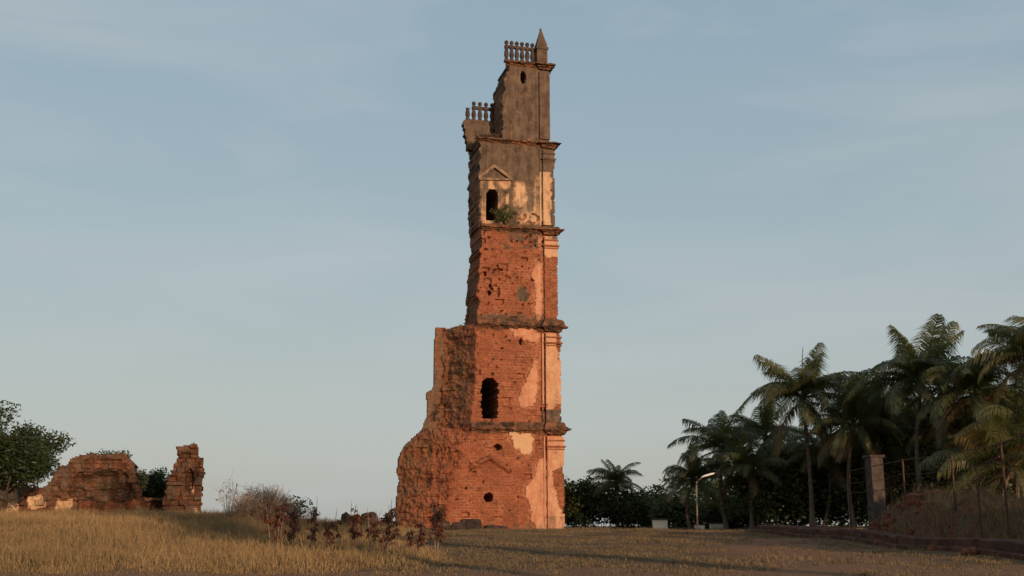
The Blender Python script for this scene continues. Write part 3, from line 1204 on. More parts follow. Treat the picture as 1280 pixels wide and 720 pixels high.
# ---------------------------------------------------------------- palms
def frond_mesh(name, L, e0, e1, seed, leafm, dens=68, leaflet=1.3, curl=0.0, drop=0.05):
    rng = np.random.default_rng(seed)
    n = 18
    pts, tang = [Vector((0, 0, 0))], []
    twist = 0.0
    for i in range(n):
        t = (i + .5) / n
        e = e0 + (e1 - e0) * (t ** 1.25)
        d = Vector((math.cos(e) * math.cos(curl * t), math.cos(e) * math.sin(curl * t), math.sin(e)))
        tang.append(d)
        pts.append(pts[-1] + d * L / n)
    tang.append(tang[-1])
    b = MB()
    b.tube(pts, [0.055 * (1 - 0.85 * i / n) + 0.004 for i in range(n + 1)], 4)
    V, Fc = [], []
    for i in range(dens):
        t = 0.13 + 0.87 * (i + rng.random() * .6) / dens
        fi = t * n
        j = min(int(fi), n - 1)
        p = pts[j].lerp(pts[j + 1], fi - j)
        d = tang[j]
        sideb = Vector((-math.sin(curl * t), math.cos(curl * t), 0))
        up = sideb.cross(d) * -1
        if up.z < 0:
            up = -up
        ll = leaflet * (math.sin(math.pi * min(1, 0.12 + 0.86 * t)) ** 0.55) * (0.8 + .35 * rng.random())
        for s in (-1, 1):
            if rng.random() < drop * (1 + 1.2 * math.sin(i * .35 + seed)):
                continue
            a = (sideb * s * 0.82 + d * (0.45 + 0.5 * t) + up * (0.22 - 0.25 * rng.random())).normalized()
            w = d * 0.029
            m1 = p + a * ll * 0.5 + Vector((0, 0, -0.10 * ll))
            a2 = (a * 0.75 + Vector((0, 0, -0.75 - 0.4 * rng.random()))).normalized()
            m2 = m1 + a2 * ll * 0.72
            k = len(V)
            V += [p - w, p + w, m1 + w * 1.1, m1 - w * 1.1, m2]
            Fc += [(k, k + 1, k + 2, k + 3), (k + 3, k + 2, k + 4)]
    b.add(V, Fc)
    return b.mesh(name, M[leafm])


FR = {
    'up': [frond_mesh('frond', 4.3, rad(82), rad(48), 1, 'frond', curl=.15), frond_mesh('frond', 4.0, rad(74), rad(28), 2, 'frond', curl=-.2)],
    'mid': [frond_mesh('frond', 5.0, rad(62), rad(-22), 3, 'frond', curl=.15), frond_mesh('frond', 4.8, rad(48), rad(-38), 4, 'frond', curl=-.2), frond_mesh('frond', 5.0, rad(55), rad(-30), 9, 'frond', curl=.3), frond_mesh('frond', 4.6, rad(66), rad(-50), 13, 'frond', curl=-.35, drop=.3), frond_mesh('frond', 5.2, rad(40), rad(-48), 14, 'frond', curl=.4, drop=.15)],
    'low': [frond_mesh('frond', 4.8, rad(28), rad(-68), 5, 'frond', leaflet=1.05), frond_mesh('frond', 4.8, rad(12), rad(-78), 6, 'frond', leaflet=1.05, curl=.25)],
    'old': [frond_mesh('frond', 4.2, rad(-22), rad(-86), 7, 'frond_old', leaflet=.9), frond_mesh('frond', 4.4, rad(2), rad(-84), 8, 'frond_old', leaflet=.9)],
    'spear': [frond_mesh('frond', 3.2, rad(88), rad(84), 10, 'frond', dens=30, leaflet=.25)],
    'dryarch': [frond_mesh('frond', 5.4, rad(52), rad(-40), 11, 'frond_old', leaflet=1.15), frond_mesh('frond', 5.2, rad(58), rad(-28), 12, 'frond_old', leaflet=1.1, curl=.2)],
}


def palm(label, px, py, Y, base_px, scale, seed, counts=(4, 11, 9, 3), spear=False, group='coconut palms at the edge of the field', extra=None, wind=0.0):
    """px, py: where the crown sits in the photograph; the trunk rises from base_px"""
    rng = np.random.default_rng(seed)
    c = at(px, py, Y)
    x0 = at(base_px, 640, Y + rng.uniform(-.6, .6)).x
    y0 = Y + rng.uniform(-.8, .8)
    z0 = gz(x0, y0) - 0.1
    t = thing('coconut_palm', label, 'palm tree', (x0, y0, z0), 0, group)
    top = Vector((c.x - x0, c.y - y0, c.z - z0))
    bend = rng.uniform(-.55, .55) * scale
    tr = MB()
    n = 16
    pts = []
    for i in range(n + 1):
        s = i / n
        sw = bend * math.sin(math.pi * s)
        pts.append(Vector((sw + top.x * s ** 1.7, top.y * s ** 1.7, top.z * s)))
    rr = []
    for i in range(n + 1):
        s = i / n
        rr.append((0.17 + 0.12 * math.exp(-s * 9) - 0.05 * s) * (0.8 + .2 * scale) * (1.04 if i % 2 else 0.97))
    tr.tube(pts, rr, 8)
    tr.build('trunk', M['trunk'], t)
    # fibrous heart of the crown with flower stalks and nuts
    hb = MB()
    hb.lathe([(0.14, top.z - 0.5), (0.26, top.z - 0.2), (0.24, top.z + 0.1), (0.08, top.z + 0.45)], top.x, top.y, 8)
    hb.build('crown_heart', M['bark'], t)
    fl = MB()
    for i in range(5):
        a = rng.random() * 6.283
        d = Vector((math.cos(a), math.sin(a), 0))
        p = top + Vector((0, 0, 0.05))
        fl.tube([p, p + d * .35 + Vector((0, 0, .12)), p + d * .75 + Vector((0, 0, -.1)), p + d * .95 + Vector((0, 0, -.45))], [.03, .025, .05, .015], 5)
    fl.build('flower_stalk', M['flower'], t)
    k = 0
    tot = sum(counts)
    seq = [('up', counts[0]), ('mid', counts[1]), ('low', counts[2]), ('old', counts[3])]
    if extra:
        seq += extra
    for kind, cnt in seq:
        off = rng.random() * 6.283
        for i in range(cnt):
            me = FR[kind][int(rng.integers(len(FR[kind])))]
            a = off + 6.283 * (i + rng.uniform(-.32, .32)) / max(cnt, 1)
            o = link('frond', me, t, top + Vector((math.cos(a) * .1, math.sin(a) * .1, 0.15 if kind != 'old' else -0.1)),
                     (rng.uniform(-.6, .6), rng.uniform(-.26, .26), a))
            s = scale * rng.uniform(.82, 1.26)
            o.scale = (s, s, s)
            if kind in ('old', 'dryarch'):
                o['label'] = 'yellowed hanging frond'
    if spear:
        o = link('frond', FR['spear'][0], t, top + Vector((0, 0, .2)), (0, 0, 0))
        o.scale = (scale * 1.25,) * 3
        o['label'] = 'unopened upright spear leaf'
    return t


PALMS = [
    ('short distant coconut palm standing alone just right of the tower', 770, 606, 112, 771, .62, 21, (4, 12, 9, 2), False),
    ('coconut palm behind the street lamp, its fronds spread low', 866, 602, 100, 862, .78, 22, (4, 12, 10, 2), False),
    ('dense upright coconut palm rising behind the lamp, right of the leaning lamp arm', 903, 562, 97, 908, .84, 23, (5, 12, 10, 3), False),
    ('tall full-crowned coconut palm with a thin upright spear leaf', 1003, 500, 87, 1015, 1.0, 24, (5, 13, 12, 4), True),
    ('lower coconut palm tucked between the spear-leafed palm and the tallest palm', 1066, 535, 84, 1064, .86, 25, (5, 11, 10, 3), False),
    ('tallest coconut palm, one ragged frond hanging out to its left', 1152, 482, 80, 1156, 1.04, 26, (6, 12, 10, 3), False),
    ('bushy coconut palm between the tallest palm and the frame edge', 1222, 496, 76, 1220, 1.0, 27, (6, 12, 11, 3), False),
    ('coconut palm cut off by the right edge of the photo', 1300, 452, 72, 1296, 1.05, 28, (5, 13, 11, 3), False),
    ('small coconut palm low behind the left end of the dark bushes', 938, 590, 94, 941, .75, 29, (4, 11, 10, 3), False),
    ('stubby coconut palm with arching yellowed fronds behind the iron fence', 1262, 588, 70, 1264, .95, 30, (3, 8, 6, 2), False, [('dryarch', 6)]),
    ('coconut palm with drooping crown in the gap left of the spear-leafed palm', 957, 548, 98, 950, .9, 32, (3, 9, 9, 4), False),
    ('low spreading coconut palm under the right side of the spear-leafed palm', 1036, 572, 92, 1030, .9, 33, (3, 10, 10, 4), False),
    ('coconut palm with long sagging fronds left of and below the tallest palm', 1104, 520, 91, 1100, 1.0, 34, (3, 10, 11, 4), False),
    ('coconut palm low between the tallest palm and the bushy palm', 1186, 540, 84, 1180, 1.0, 35, (3, 10, 11, 4), False),
    ('coconut palm whose crown fills the space under the bushy palm', 1240, 535, 82, 1236, 1.05, 36, (3, 10, 11, 4), False),
    ('low coconut palm at the right frame edge under the cut off palm', 1284, 545, 72, 1280, 1.0, 37, (3, 10, 10, 5), False),
    ('half hidden coconut palm behind the concrete post', 1106, 556, 88, 1108, .95, 31, (4, 11, 10, 4), False),
]
for p in PALMS:
    palm(*p[:9], extra=p[9] if len(p) > 9 else None)

# ---------------------------------------------------------------- trees and bushes round the field
p = at(4, 640, 78)
broad_tree('leafy_tree', 'dark green leafy tree at the left edge in front of the ruined wall', 'tree', p.x, p.y, 8.4, 0.66, 'leaf', 41, leaf=.25, per=130, spread=1.15, first=.08)
p = at(186, 640, 96)
broad_tree('leafy_tree', 'small green tree showing between the ruined arch and the ruined pillar', 'tree', p.x, p.y, 4.4, 0.9, 'leaf', 42, leaf=.22, per=40, spread=.6, first=.3)
p = at(126, 640, 100)
broad_tree('leafy_tree', 'green treetop peeping over the ruined arch', 'tree', p.x, p.y, 6.2, 0.75, 'leaf_mid', 43, leaf=.22, per=40, spread=.6, first=.4)

BUSH = [
    ('leafy_bush', 'green bush pressed against the right edge of the tower', 720, 112, 5.6, 2.4, 'leaf_mid', 4600),
    ('leafy_bush', 'dark bush at the foot of the small lone palm', 752, 115, 5.0, 3.2, 'leaf_mid', 4200),
    ('leafy_bush', 'drooping dark bush right of the small lone palm', 796, 113, 4.2, 2.6, 'leaf_dark', 3600),
    ('leafy_bush', 'upright green shrub above the whitewashed block wall', 824, 118, 5.0, 1.6, 'leaf_mid', 2600),
    ('leafy_bush', 'dark shrub between the whitewashed wall and the street lamp', 848, 108, 3.4, 2.2, 'leaf_dark', 3000),
    ('leafy_bush', 'dark shrub filling the gap right of the street lamp', 905, 105, 3.6, 2.6, 'leaf_dark', 3000),
    ('leafy_bush', 'low green bush right of the second white wall', 928, 103, 2.8, 2.0, 'leaf_mid', 2600),
    ('leafy_bush', 'large black-green thicket under the spear-leafed palm', 975, 96, 7.6, 3.8, 'leaf_dark', 9000),
    ('leafy_bush', 'tall dark thicket behind the concrete post', 1042, 97, 9.0, 4.6, 'leaf_dark', 10000),
    ('leafy_bush', 'dark thicket under the tallest palm', 1130, 92, 10.6, 5.0, 'leaf_dark', 12000),
    ('leafy_bush', 'dark thicket behind the iron fence', 1205, 86, 10.8, 5.0, 'leaf_dark', 12000),
    ('leafy_bush', 'dark thicket at the right frame edge', 1280, 84, 11, 5.0, 'leaf_dark', 12000),
]
for i, (nm, lb, px, Y, h, r, mt, n) in enumerate(BUSH):
    p = at(px, 650, Y)
    bush(nm, lb, 'bush', p.x, p.y, h, r, mt, 60 + i, leaf=.36, n=int(n * 1.6), clumps=44 if h < 6 else 90, group='bushes along the far edge of the field')

# far wood that closes the view behind the palms
rng = np.random.default_rng(77)
cs = []
for i in range(420):
    y = rng.uniform(118, 140)
    x = rng.uniform(16, 78)
    hmax = 4.5 + 3.5 * min(1, (x - 16) / 22) + 1.2 * math.sin(x * .9)
    cs.append((x, y, gz(x, y) + hmax * rng.random() ** .8))
v, f = leaf_cloud(cs, 60, 1.5, .55, rng)
tag(link('far_wood', np_mesh('far_wood', v, f, M['leaf_dark'])), 'dark mass of far woodland behind the palms', 'wood', kind='stuff')

# unseen trees added right of the view to shade the field and palms
for i, (x, y, h) in enumerate(((38, 30, 9), (40.5, 34, 8.5), (36, 20, 9), (15, 9, 18), (25, 8, 20))):
    broad_tree('shade_tree', 'broad green tree added beyond the right of the view to cast shade', 'tree', x, y, h, 1.1, 'leaf', 300 + i, leaf=.55, per=9 if y < 13 else 46, spread=1.5, first=.62 if y < 13 else .2, group='unseen trees added right of the view for their shade')

# plant growing out of the fourth-storey window sill
rng = np.random.default_rng(5)
u, z = fuz(633, 268, -0.2)
pl = O + TU * u + TW * -0.25 + Vector((0, 0, z))
zz = fuz(633, 281, -0.3)[1]
t = thing('wall_plant', 'green shrub sprouting on the ledge beside the upper arched window', 'plant', O + TU * u + TW * -0.2 + Vector((0, 0, zz + .1)), YAW)
cs = [(rng.normal() * .52 - .15, rng.normal() * .12 - .15, abs(rng.normal()) * .75 + .2) for _ in range(30)]
v, f = leaf_cloud(cs, 46, .36, .17, rng)
link('foliage', np_mesh('foliage', v, f, M['leaf_light']), t)
sm = MB()
for c in cs[:7]:
    sm.tube([(0, 0.1, -0.1), (c[0] * .5, c[1] * .5, c[2] * .6), c], [.03, .02, .01], 5)
sm.build('stem', M['bark'], t)

# dry growth on the broken masonry
def creeper(name, label, pts, w, n, spread, leafm, seed, leaf=.16, grassy=False):
    rng = np.random.default_rng(seed)
    P = []
    for (px, py) in pts:
        u, z = fuz(px, py, w)
        P.append((u, w, z))
    c0 = P[0]
    t = thing(name, label, 'plant', O + TU * c0[0] + TW * c0[1] + Vector((0, 0, c0[2])), YAW)
    cs = []
    for (a, b) in zip(P, P[1:] + P[-1:]):
        for q in range(n):
            f_ = rng.random()
            cs.append(tuple(a[i] + (b[i] - a[i]) * f_ - c0[i] + rng.normal() * spread * .5 for i in range(3)))
    v, f = leaf_cloud(cs, 34, spread, leaf, rng, droop=-1.6 if grassy else .9, aspect=.12 if grassy else .4)
    link('foliage', np_mesh('foliage', v, f, M[leafm]), t)
    st_ = MB()
    for c in cs[:8]:
        st_.tube([(c[0] * .7, c[1] + .35, c[2] - .3), c], [.02, .008], 4)
    st_.build('stem', M['twig'], t)


creeper('dry_creeper', 'brown-green dry creeper hanging on the rubble beside the stump of the side wall', [(574, 412), (578, 440), (574, 462)], 1.7, 5, .30, 'leaf_dry', 1)
creeper('dry_creeper', 'dry creeper on the rubble level with the foot of the ragged arched window', [(560, 490), (548, 505), (540, 520)], 2.8, 5, .34, 'leaf_dry', 2)
creeper('dry_creeper', 'small green creeper on top of the stump of the side wall', [(572, 411), (584, 402)], 2.3, 5, .25, 'leaf_mid', 3)
creeper('ledge_grass', 'dry grass growing on the broken terrace beside the top storey', [(596, 177), (606, 174), (618, 176)], .5, 8, .16, 'leaf_dry', 4, .5, True)
creeper('ledge_grass', 'dry grass growing on the ledge above the lowest storey', [(600, 531), (620, 532), (640, 533)], -.15, 6, .14, 'leaf_dry', 5, .35, True)

# ---------------------------------------------------------------- ruined walls on the left


def px_slab(name, label, cat, poly, Y, thick, carve, seed, whites=(), yaw=YAW, lean=0.25):
    """a block-built ruin whose outline is read off the photograph at distance Y"""
    xs = [p[0] for p in poly]
    base_y = max(p[1] for p in poly)
    o = at(sum(xs) / len(xs), base_y, Y)
    o.z = gz(o.x, o.y) - 0.15
    tu = Vector((math.cos(yaw), math.sin(yaw), 0))
    tw = Vector((-math.sin(yaw), math.cos(yaw), 0))

    def un(px, py):
        d = ray(px, py)
        t_ = (o - CAM).dot(tw) / d.dot(tw)
        q = CAM + d * t_ - o
        return q.dot(tu), q.z

    def pr(u, z):
        return project(o + tu * u + Vector((0, 0, z)))
    t = thing(name, label, cat, o, yaw)
    cor = [un(*p) for p in poly]
    us = np.arange(min(c[0] for c in cor) - .3, max(c[0] for c in cor) + .3, 0.105)
    zs = np.arange(0, max(c[1] for c in cor) + .3, 0.1)

    def inside(u, z):
        c, r = block(u, z, seed)
        px, py = pr(u + .12 * (hash2(c, 5, seed) - .5) + .3 * n3(u * 1.3, z * 1.3, seed) + .15 * n3(u * 4, z * 4, seed), z + .16 * (hash2(r, 9, seed) - .5) + .2 * n3(u * 2, z, 3))
        return in_poly(px, min(py, base_y - 1), poly)

    def fn(u, z):
        c, r = block(u, z, seed)
        h = hash2(c, r, seed)
        px, py = pr(u, z)
        w = .20 * (h - .4) + .36 * n3(u * 1.2, z * 1.2, seed) + .08 * n3(u * 5, z * 5, seed)
        cw, rub, sta_shade = carve(px, py, u, z, h)
        pla = 0.0
        for wp in whites:
            if in_poly(px + 2 * n3(u * 2, z * 2, 1), py + 2 * n3(u * 2, z * 2, 6), wp):
                pla = 1.0
                w = w * .6 - .04
        return w + cw, pla, sta_shade, 1.0 if pla else 0.0, rub, 0.0
    relief('wall', t, us, zs, inside, fn, lambda u, z, s: thick, M['ruin'])
    return t


def carve_arch(px, py, u, z, h):
    px += 5 * n3(u * .9, z * .9, 2) + 2.5 * n3(u * 2.6, z * 2.6, 4)
    py += 5 * n3(u * .9, z * .9, 12) + 2.5 * n3(u * 2.6, z * 2.6, 14)
    q = math.hypot((px - 128) / 43.0, (py - 628) / 46.0)
    if q < 1 and py < 626:
        band = 0.25 if int((py - 575) / 9) % 2 else 0.0
        return 1.5 * math.sqrt(1 - q * q) - band * .8 + .5 * n3(u * 1.4, z * 1.4, 8), .8, .48
    if py >= 626:
        return 0.15, .55, .25
    return -.15 + .2 * h, .75, .36


def carve_plain(px, py, u, z, h):
    return .25 * h, .75, .36


def carve_pillar(px, py, u, z, h):
    c = (px - 228) / 25.0
    ledge = -.22 if py < 568 else 0.0
    niche = .5 if math.hypot((px - 237) / 5.0, (py - 600) / 14.0) < 1 else 0.0
    return .5 * c * c + .3 * (h - .5) + ledge + niche, .75, .40


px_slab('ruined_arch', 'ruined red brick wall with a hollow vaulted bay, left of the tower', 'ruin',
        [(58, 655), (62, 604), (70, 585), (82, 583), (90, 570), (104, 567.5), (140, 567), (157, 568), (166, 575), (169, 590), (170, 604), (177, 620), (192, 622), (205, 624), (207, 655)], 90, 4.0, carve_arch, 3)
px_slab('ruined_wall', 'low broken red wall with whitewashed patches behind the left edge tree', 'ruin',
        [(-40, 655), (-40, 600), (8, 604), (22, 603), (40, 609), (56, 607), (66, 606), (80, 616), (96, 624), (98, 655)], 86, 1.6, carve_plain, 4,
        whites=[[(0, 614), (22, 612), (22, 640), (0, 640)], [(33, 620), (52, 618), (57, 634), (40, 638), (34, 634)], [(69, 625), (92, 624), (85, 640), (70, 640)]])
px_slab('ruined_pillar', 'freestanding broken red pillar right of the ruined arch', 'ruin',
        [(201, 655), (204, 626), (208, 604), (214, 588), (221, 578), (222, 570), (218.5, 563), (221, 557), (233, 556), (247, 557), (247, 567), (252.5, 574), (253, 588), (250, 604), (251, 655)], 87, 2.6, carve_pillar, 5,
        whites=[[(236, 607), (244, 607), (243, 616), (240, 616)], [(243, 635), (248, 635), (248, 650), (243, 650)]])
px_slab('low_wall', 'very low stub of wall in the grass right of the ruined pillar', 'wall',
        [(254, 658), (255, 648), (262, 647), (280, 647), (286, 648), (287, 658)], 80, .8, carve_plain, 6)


# ---------------------------------------------------------------- boulders
def rock_mesh(name, sx, sy, sz, seed, mat, square=.5):
    import bmesh
    bm = bmesh.new()
    bmesh.ops.create_icosphere(bm, subdivisions=3, radius=1)
    for v in bm.verts:
        d = v.co.normalized()
        m = max(abs(d.x), abs(d.y), abs(d.z))
        q = d * (1 - square + square / m * .8)
        q *= 1 + .20 * n3(d.x * 1.6 + seed, d.y * 1.6, d.z * 1.6) + .09 * n3(d.x * 4 + seed, d.y * 4, d.z * 4)
        v.co = Vector((q.x * sx, q.y * sy, q.z * sz))
    me = bpy.data.meshes.new(name)
    bm.to_mesh(me)
    bm.free()
    me.materials.append(mat)
    return me


def rock(label, x0, x1, ytop, ybase, Y, seed, mat='boulder', name='boulder', group=None, square=.55):
    a, b = at(x0, ybase, Y), at(x1, ybase, Y)
    tp = at((x0 + x1) / 2, ytop, Y)
    z0 = gz(tp.x, Y)
    h = tp.z - z0
    o = link(name, rock_mesh(name, (b.x - a.x) / 2 * 1.25, (b.x - a.x) / 2, max(h * .62, .15), seed, M[mat], square), None, (tp.x, Y, z0 + max(h * .40, .05)), (0, 0, seed * .7 % 1.0 - .5))
    return tag(o, label, 'rock' if mat == 'boulder' else 'stone', group)


G1 = 'dark boulders left of the tower'
rock('upright dark boulder, leftmost of the boulders left of the tower', 427, 439, 640, 655, 84, 1, group=G1)
rock('small dark boulder between two bigger ones left of the tower', 439, 451, 643.5, 655, 86, 2, group=G1)
rock('largest rounded dark boulder left of the tower', 451, 472, 640, 655, 85, 3, group=G1, square=.2)
rock('flat dark boulder low in the grass nearest the tower foot', 468, 492, 650, 657, 86, 4, group=G1)
G2 = 'fallen blocks at the tower foot'
rock('small dark fallen block at the tower foot, beside the withered plant', 565, 578, 652, 661, 91, 5, group=G2)
rock('big square dark block leaning at the tower foot', 577, 601, 647.5, 661, 92, 6, group=G2, square=.9)
rock('low dark slab right of the square block at the tower foot', 606, 622, 656, 662, 92.5, 7, group=G2)
rock('last low dark slab along the tower foot', 620, 634, 657, 662, 92.8, 8, group=G2)
rock('dark mound of stone at the broken corner of the tower', 545, 562, 650, 661, 89.5, 9, group=G2)


# ---------------------------------------------------------------- dead plants in the tall grass
def dead_plant(label, px0, px1, ytop, ybase, seed, dense=1.0):
    rng = np.random.default_rng(seed)
    g = ground_at((px0 + px1) / 2, ybase)
    Y = min(g.y, 52.0)
    c = at((px0 + px1) / 2, ybase, Y)
    z0 = gz(c.x, Y)
    H = (at(px0, ytop, Y).z - z0) * 1.8
    W = (at(px1, ytop, Y).x - at(px0, ytop, Y).x) * .8
    t = thing('withered_plant', label, 'plant', (c.x, Y, z0 - .03), 0, 'withered plants in the tall grass')
    st = MB()
    cs = []
    ns = max(3, int(6.5 * W * dense))
    H *= rng.uniform(.88, 1.12)
    for i in range(ns):
        x = rng.uniform(-.5, .5) * W
        y = rng.uniform(-.3, .3) * max(W, .5)
        h = H * rng.uniform(.66, 1.0) * (1 - .30 * abs(x) / max(W, .1))
        lx, ly = rng.normal() * .05, rng.normal() * .08
        top = Vector((x + lx, y + ly, h))
        st.tube([(x * .3, y * .3, 0), (x * .6 + lx * .4, y * .6, h * .5), tuple(top), (x + lx * 1.8, y + ly, h * 1.12)], [.020, .015, .010, .004], 4)
        for q in range(int(9 * dense)):
            s = rng.uniform(.30, 1.0) ** .8
            p = Vector((x * (.3 + .7 * s) + lx * s, y * (.3 + .7 * s) + ly * s, h * s))
            d = Vector((rng.normal() * .09, rng.normal() * .10, rng.uniform(-.06, .06)))
            st.tube([tuple(p), tuple(p + d)], [.007, .004], 3, False)
            cs.append(tuple(p + d))
    st.build('stem', M['twig'], t)
    v, f = leaf_cloud(cs, 10, .09, .18, rng, droop=1.5, aspect=.34)
    v[:, 2] = np.maximum(v[:, 2], .05)
    link('foliage', np_mesh('foliage', v, f, M['leaf_brown']), t)
    return t


DEAD = [
    ('widest clump of withered red-brown leaves, leftmost in the tall grass', 329, 358, 653, 697, 1.2),
    ('withered bush leaning against the right of the widest clump', 352, 374, 653, 690, 1.1),
    ('thin faded plant standing between two darker withered plants', 384, 399, 654, 690, .7),
    ('withered plant with a narrow foot, right of the thin faded one', 405, 423, 655, 696, 1.0),
    ('slim withered plant in front of the dark boulders', 434, 443, 655, 688, .7),
    ('withered plant below the upright boulder', 441, 455, 655, 690, 1.0),
    ('broad withered plant below the rounded boulder', 455, 473, 652, 692, 1.0),
    ('tall withered plant just left of the tower corner', 475, 491, 655, 702, 1.0),
    ('very thin withered stalk under the tower corner', 492, 503, 660, 690, .5),
    ('forked withered plant in front of the tower rubble', 510, 531, 657, 699, .9),
    ('darkest and rightmost withered plant, in front of the tower', 535, 558, 648, 699, 1.25),
]
for i, (lb, a, b, yt, yb, dn) in enumerate(DEAD):
    dead_plant(lb, a, b, yt, yb, 80 + i, dn)


# ---------------------------------------------------------------- bare thicket between ruin and tower
def twig_bush(label, px0, px1, ytop, ybase, Y, seed, n, leaves=0, leafm='leaf_mid', name='bare_bush', spiky=False):
    rng = np.random.default_rng(seed)
    c = at((px0 + px1) / 2, ybase, Y)
    z0 = gz(c.x, Y)
    H = at(px0, ytop, Y).z - z0
    H *= 1.18
    W = (at(px1, ytop, Y).x - at(px0, ytop, Y).x) / 2
    t = thing(name, label, 'bush', (c.x, Y, z0 - .03))
    st = MB()
    tips = []
    for i in range(n):
        a = rng.random() * 6.283
        r = math.sqrt(rng.random())
        x, y = W * r * math.cos(a), W * .8 * r * math.sin(a)
        h = H * math.sqrt(max(.05, 1 - .75 * r * r)) * rng.uniform(.6, 1.04)
        m = Vector((x * .55 + rng.normal() * .1, y * .55, h * .55))
        e = Vector((x, y, h))
        rr = .028 if i < n * .15 else .012
        st.tube([(x * .15, y * .15, 0), tuple(m), tuple(e)], [rr, rr * .7, rr * .35], 3, False)
        for q in range(3 if spiky else 5):
            s = rng.uniform(.45, 1.0)
            p = m.lerp(e, s)
            d = Vector(rng.normal(size=3)) * (.26 if not spiky else .4)
            st.tube([tuple(p), tuple(p + d)], [.009, .004], 3, False)
        tips.append(tuple(e))
    st.build('twigs' if False else 'branch', M['twig'], t)
    if leaves:
        v, f = leaf_cloud(tips, leaves, .22, .26, rng, droop=.4, aspect=.35)
        link('foliage', np_mesh('foliage', v, f, M[leafm]), t)
    return t


twig_bush('dense grey-brown leafless bush on the skyline left of the boulders', 284, 372, 612, 656, 72, 1, 560)
twig_bush('straggling bush with a few green leaves right of the dense leafless bush', 345, 396, 626, 656, 73, 2, 70, 5)
twig_bush('thin bare sapling with long twigs left of the dense leafless bush', 268, 304, 604, 656, 74, 3, 26, 1, 'leaf_dry', 'bare_sapling', True)

# ---------------------------------------------------------------- street lamp, white walls, posts
p = at(872, 660, 90)
zb = gz(p.x, 90) - .05
hp = at(872, 606, 90).z - zb
t = thing('street_lamp', 'slim street lamp with an angled arm and pale lamp head among the palms', 'street lamp', (p.x, 90, zb))
b = MB()
b.tube([(0, 0, 0), (0, 0, hp * .5), (.02, 0, hp)], [.075, .06, .05], 8)
b.build('pole', M['pole'], t, True)
b = MB()
b.tube([(.02, 0, hp - .05), (.15, -.02, hp + .35), (.55, -.05, hp + .62)], [.035, .03, .028], 6)
b.build('arm', M['pole'], t, True)
b = MB()
for s, (zz, hw2) in enumerate((((0.0), .0),)):
    pass
d = Vector((1, 0, .28)).normalized()
q0 = Vector((.45, -.05, hp + .60))
vs = []
for s, w_, h_ in ((0, .07, .05), (.25, .14, .10), (.75, .15, .11), (1.05, .08, .06)):
    cc = q0 + d * s
    vs += [(cc.x, cc.y - w_, cc.z - h_ * .4), (cc.x, cc.y + w_, cc.z - h_ * .4), (cc.x, cc.y + w_ * .6, cc.z + h_), (cc.x, cc.y - w_ * .6, cc.z + h_)]
fs = [(3, 2, 1, 0), (12, 13, 14, 15)]
for i in range(3):
    for k in range(4):
        fs.append((i * 4 + k, i * 4 + (k + 1) % 4, i * 4 + 4 + (k + 1) % 4, i * 4 + 4 + k))
b.add(vs, fs)
b.build('lamp_head', M['lamp'], t)


def white_wall(label, px0, px1, ytop, Y, depth, door=False):
    a, b_ = at(px0, 660, Y), at(px1, 660, Y)
    z0 = gz((a.x + b_.x) / 2, Y) - .1
    H = at(px0, ytop, Y).z - z0
    t = thing('whitewashed_wall', label, 'wall', ((a.x + b_.x) / 2, Y, z0), rad(8))
    W = b_.x - a.x
    m = MB()
    m.box(-W / 2, W / 2, 0, depth, 0, H, .02)
    m.build('wall', M['white'], t)
    m = MB()
    m.box(-W / 2 - .06, W / 2 + .06, -.06, depth + .06, H - .015, H + .10, .015)
    m.build('coping', M['concrete'], t)
    return t


white_wall('larger whitewashed block wall glowing under the shrubs right of the tower', 817, 835, 649.5, 98, .5)
white_wall('short whitewashed wall piece at the foot of the street lamp', 870, 881, 656, 98, .4)
white_wall('thin whitewashed wall showing between the palm trunks right of the lamp', 888, 908, 654.5, 101, .4)

# concrete post behind the bank
p = at(1095, 620, 64)
zb = gz(p.x, 64) - .1
hp = at(1095, 569, 64).z - zb
t = thing('concrete_post', 'thick grey concrete post standing behind the left end of the rubble bank', 'post', (p.x, 64, zb), rad(12))
b = MB()
b.box(-.36, .36, -.36, .36, 0, hp - .14, .02)
b.build('shaft', M['concrete'], t)
b = MB()
b.box(-.45, .45, -.45, .45, hp - .135, hp, .02)
b.build('cap', M['concrete'], t)

# ---------------------------------------------------------------- rubble bank on the right


def bank_h(x, y):
    """height of the bank above the ground"""
    x = np.asarray(x, float)
    y = np.asarray(y, float)
    along = sstep((y - 34) / 8.0) * sstep((62.5 - y) / 1.6)
    across = sstep((x - 20.3 + .10 * (y - 44)) / 1.7) * sstep((30.5 - x) / 7.0)
    top = 1.25 + .55 * sstep((y - 47) / 12)
    return top * along * across * (1 + .18 * np.sin(x * 1.3 + y * .7) + .12 * np.sin(y * 1.9 - x * .8))


def build_bank():
    xs = np.arange(17.0, 31, .16)
    ys = np.arange(33, 65.5, .2)
    V, idx = [], {}
    X, Y = np.meshgrid(xs, ys)
    Z = gh(X, Y) + bank_h(X, Y) - .06
    ny, nx = X.shape
    nzv = np.array([[n3(x * 0.8, y * 0.8, 3) * .40 + n3(x * 2.6, y * 2.6, 5) * .22 for x in xs] for y in ys])
    blk = np.array([[hash2(math.floor(x / .4), math.floor(y / .5), 4) for x in xs] for y in ys])
    hb = bank_h(X, Y)
    Z = Z + (nzv + .22 * (blk - .5)) * np.clip(hb * 1.6, 0, 1)
    ii = np.arange(nx * ny).reshape(ny, nx)
    q = np.stack([ii[:-1, :-1], ii[:-1, 1:], ii[1:, 1:], ii[1:, :-1]], -1).reshape(-1, 4)
    keep = hb.ravel()[q].max(1) > .02
    me = np_mesh('rubble_bank', np.stack([X, Y, Z], -1).reshape(-1, 3), q[keep], M['bank'])
    return tag(link('rubble_bank', me), kind='structure')


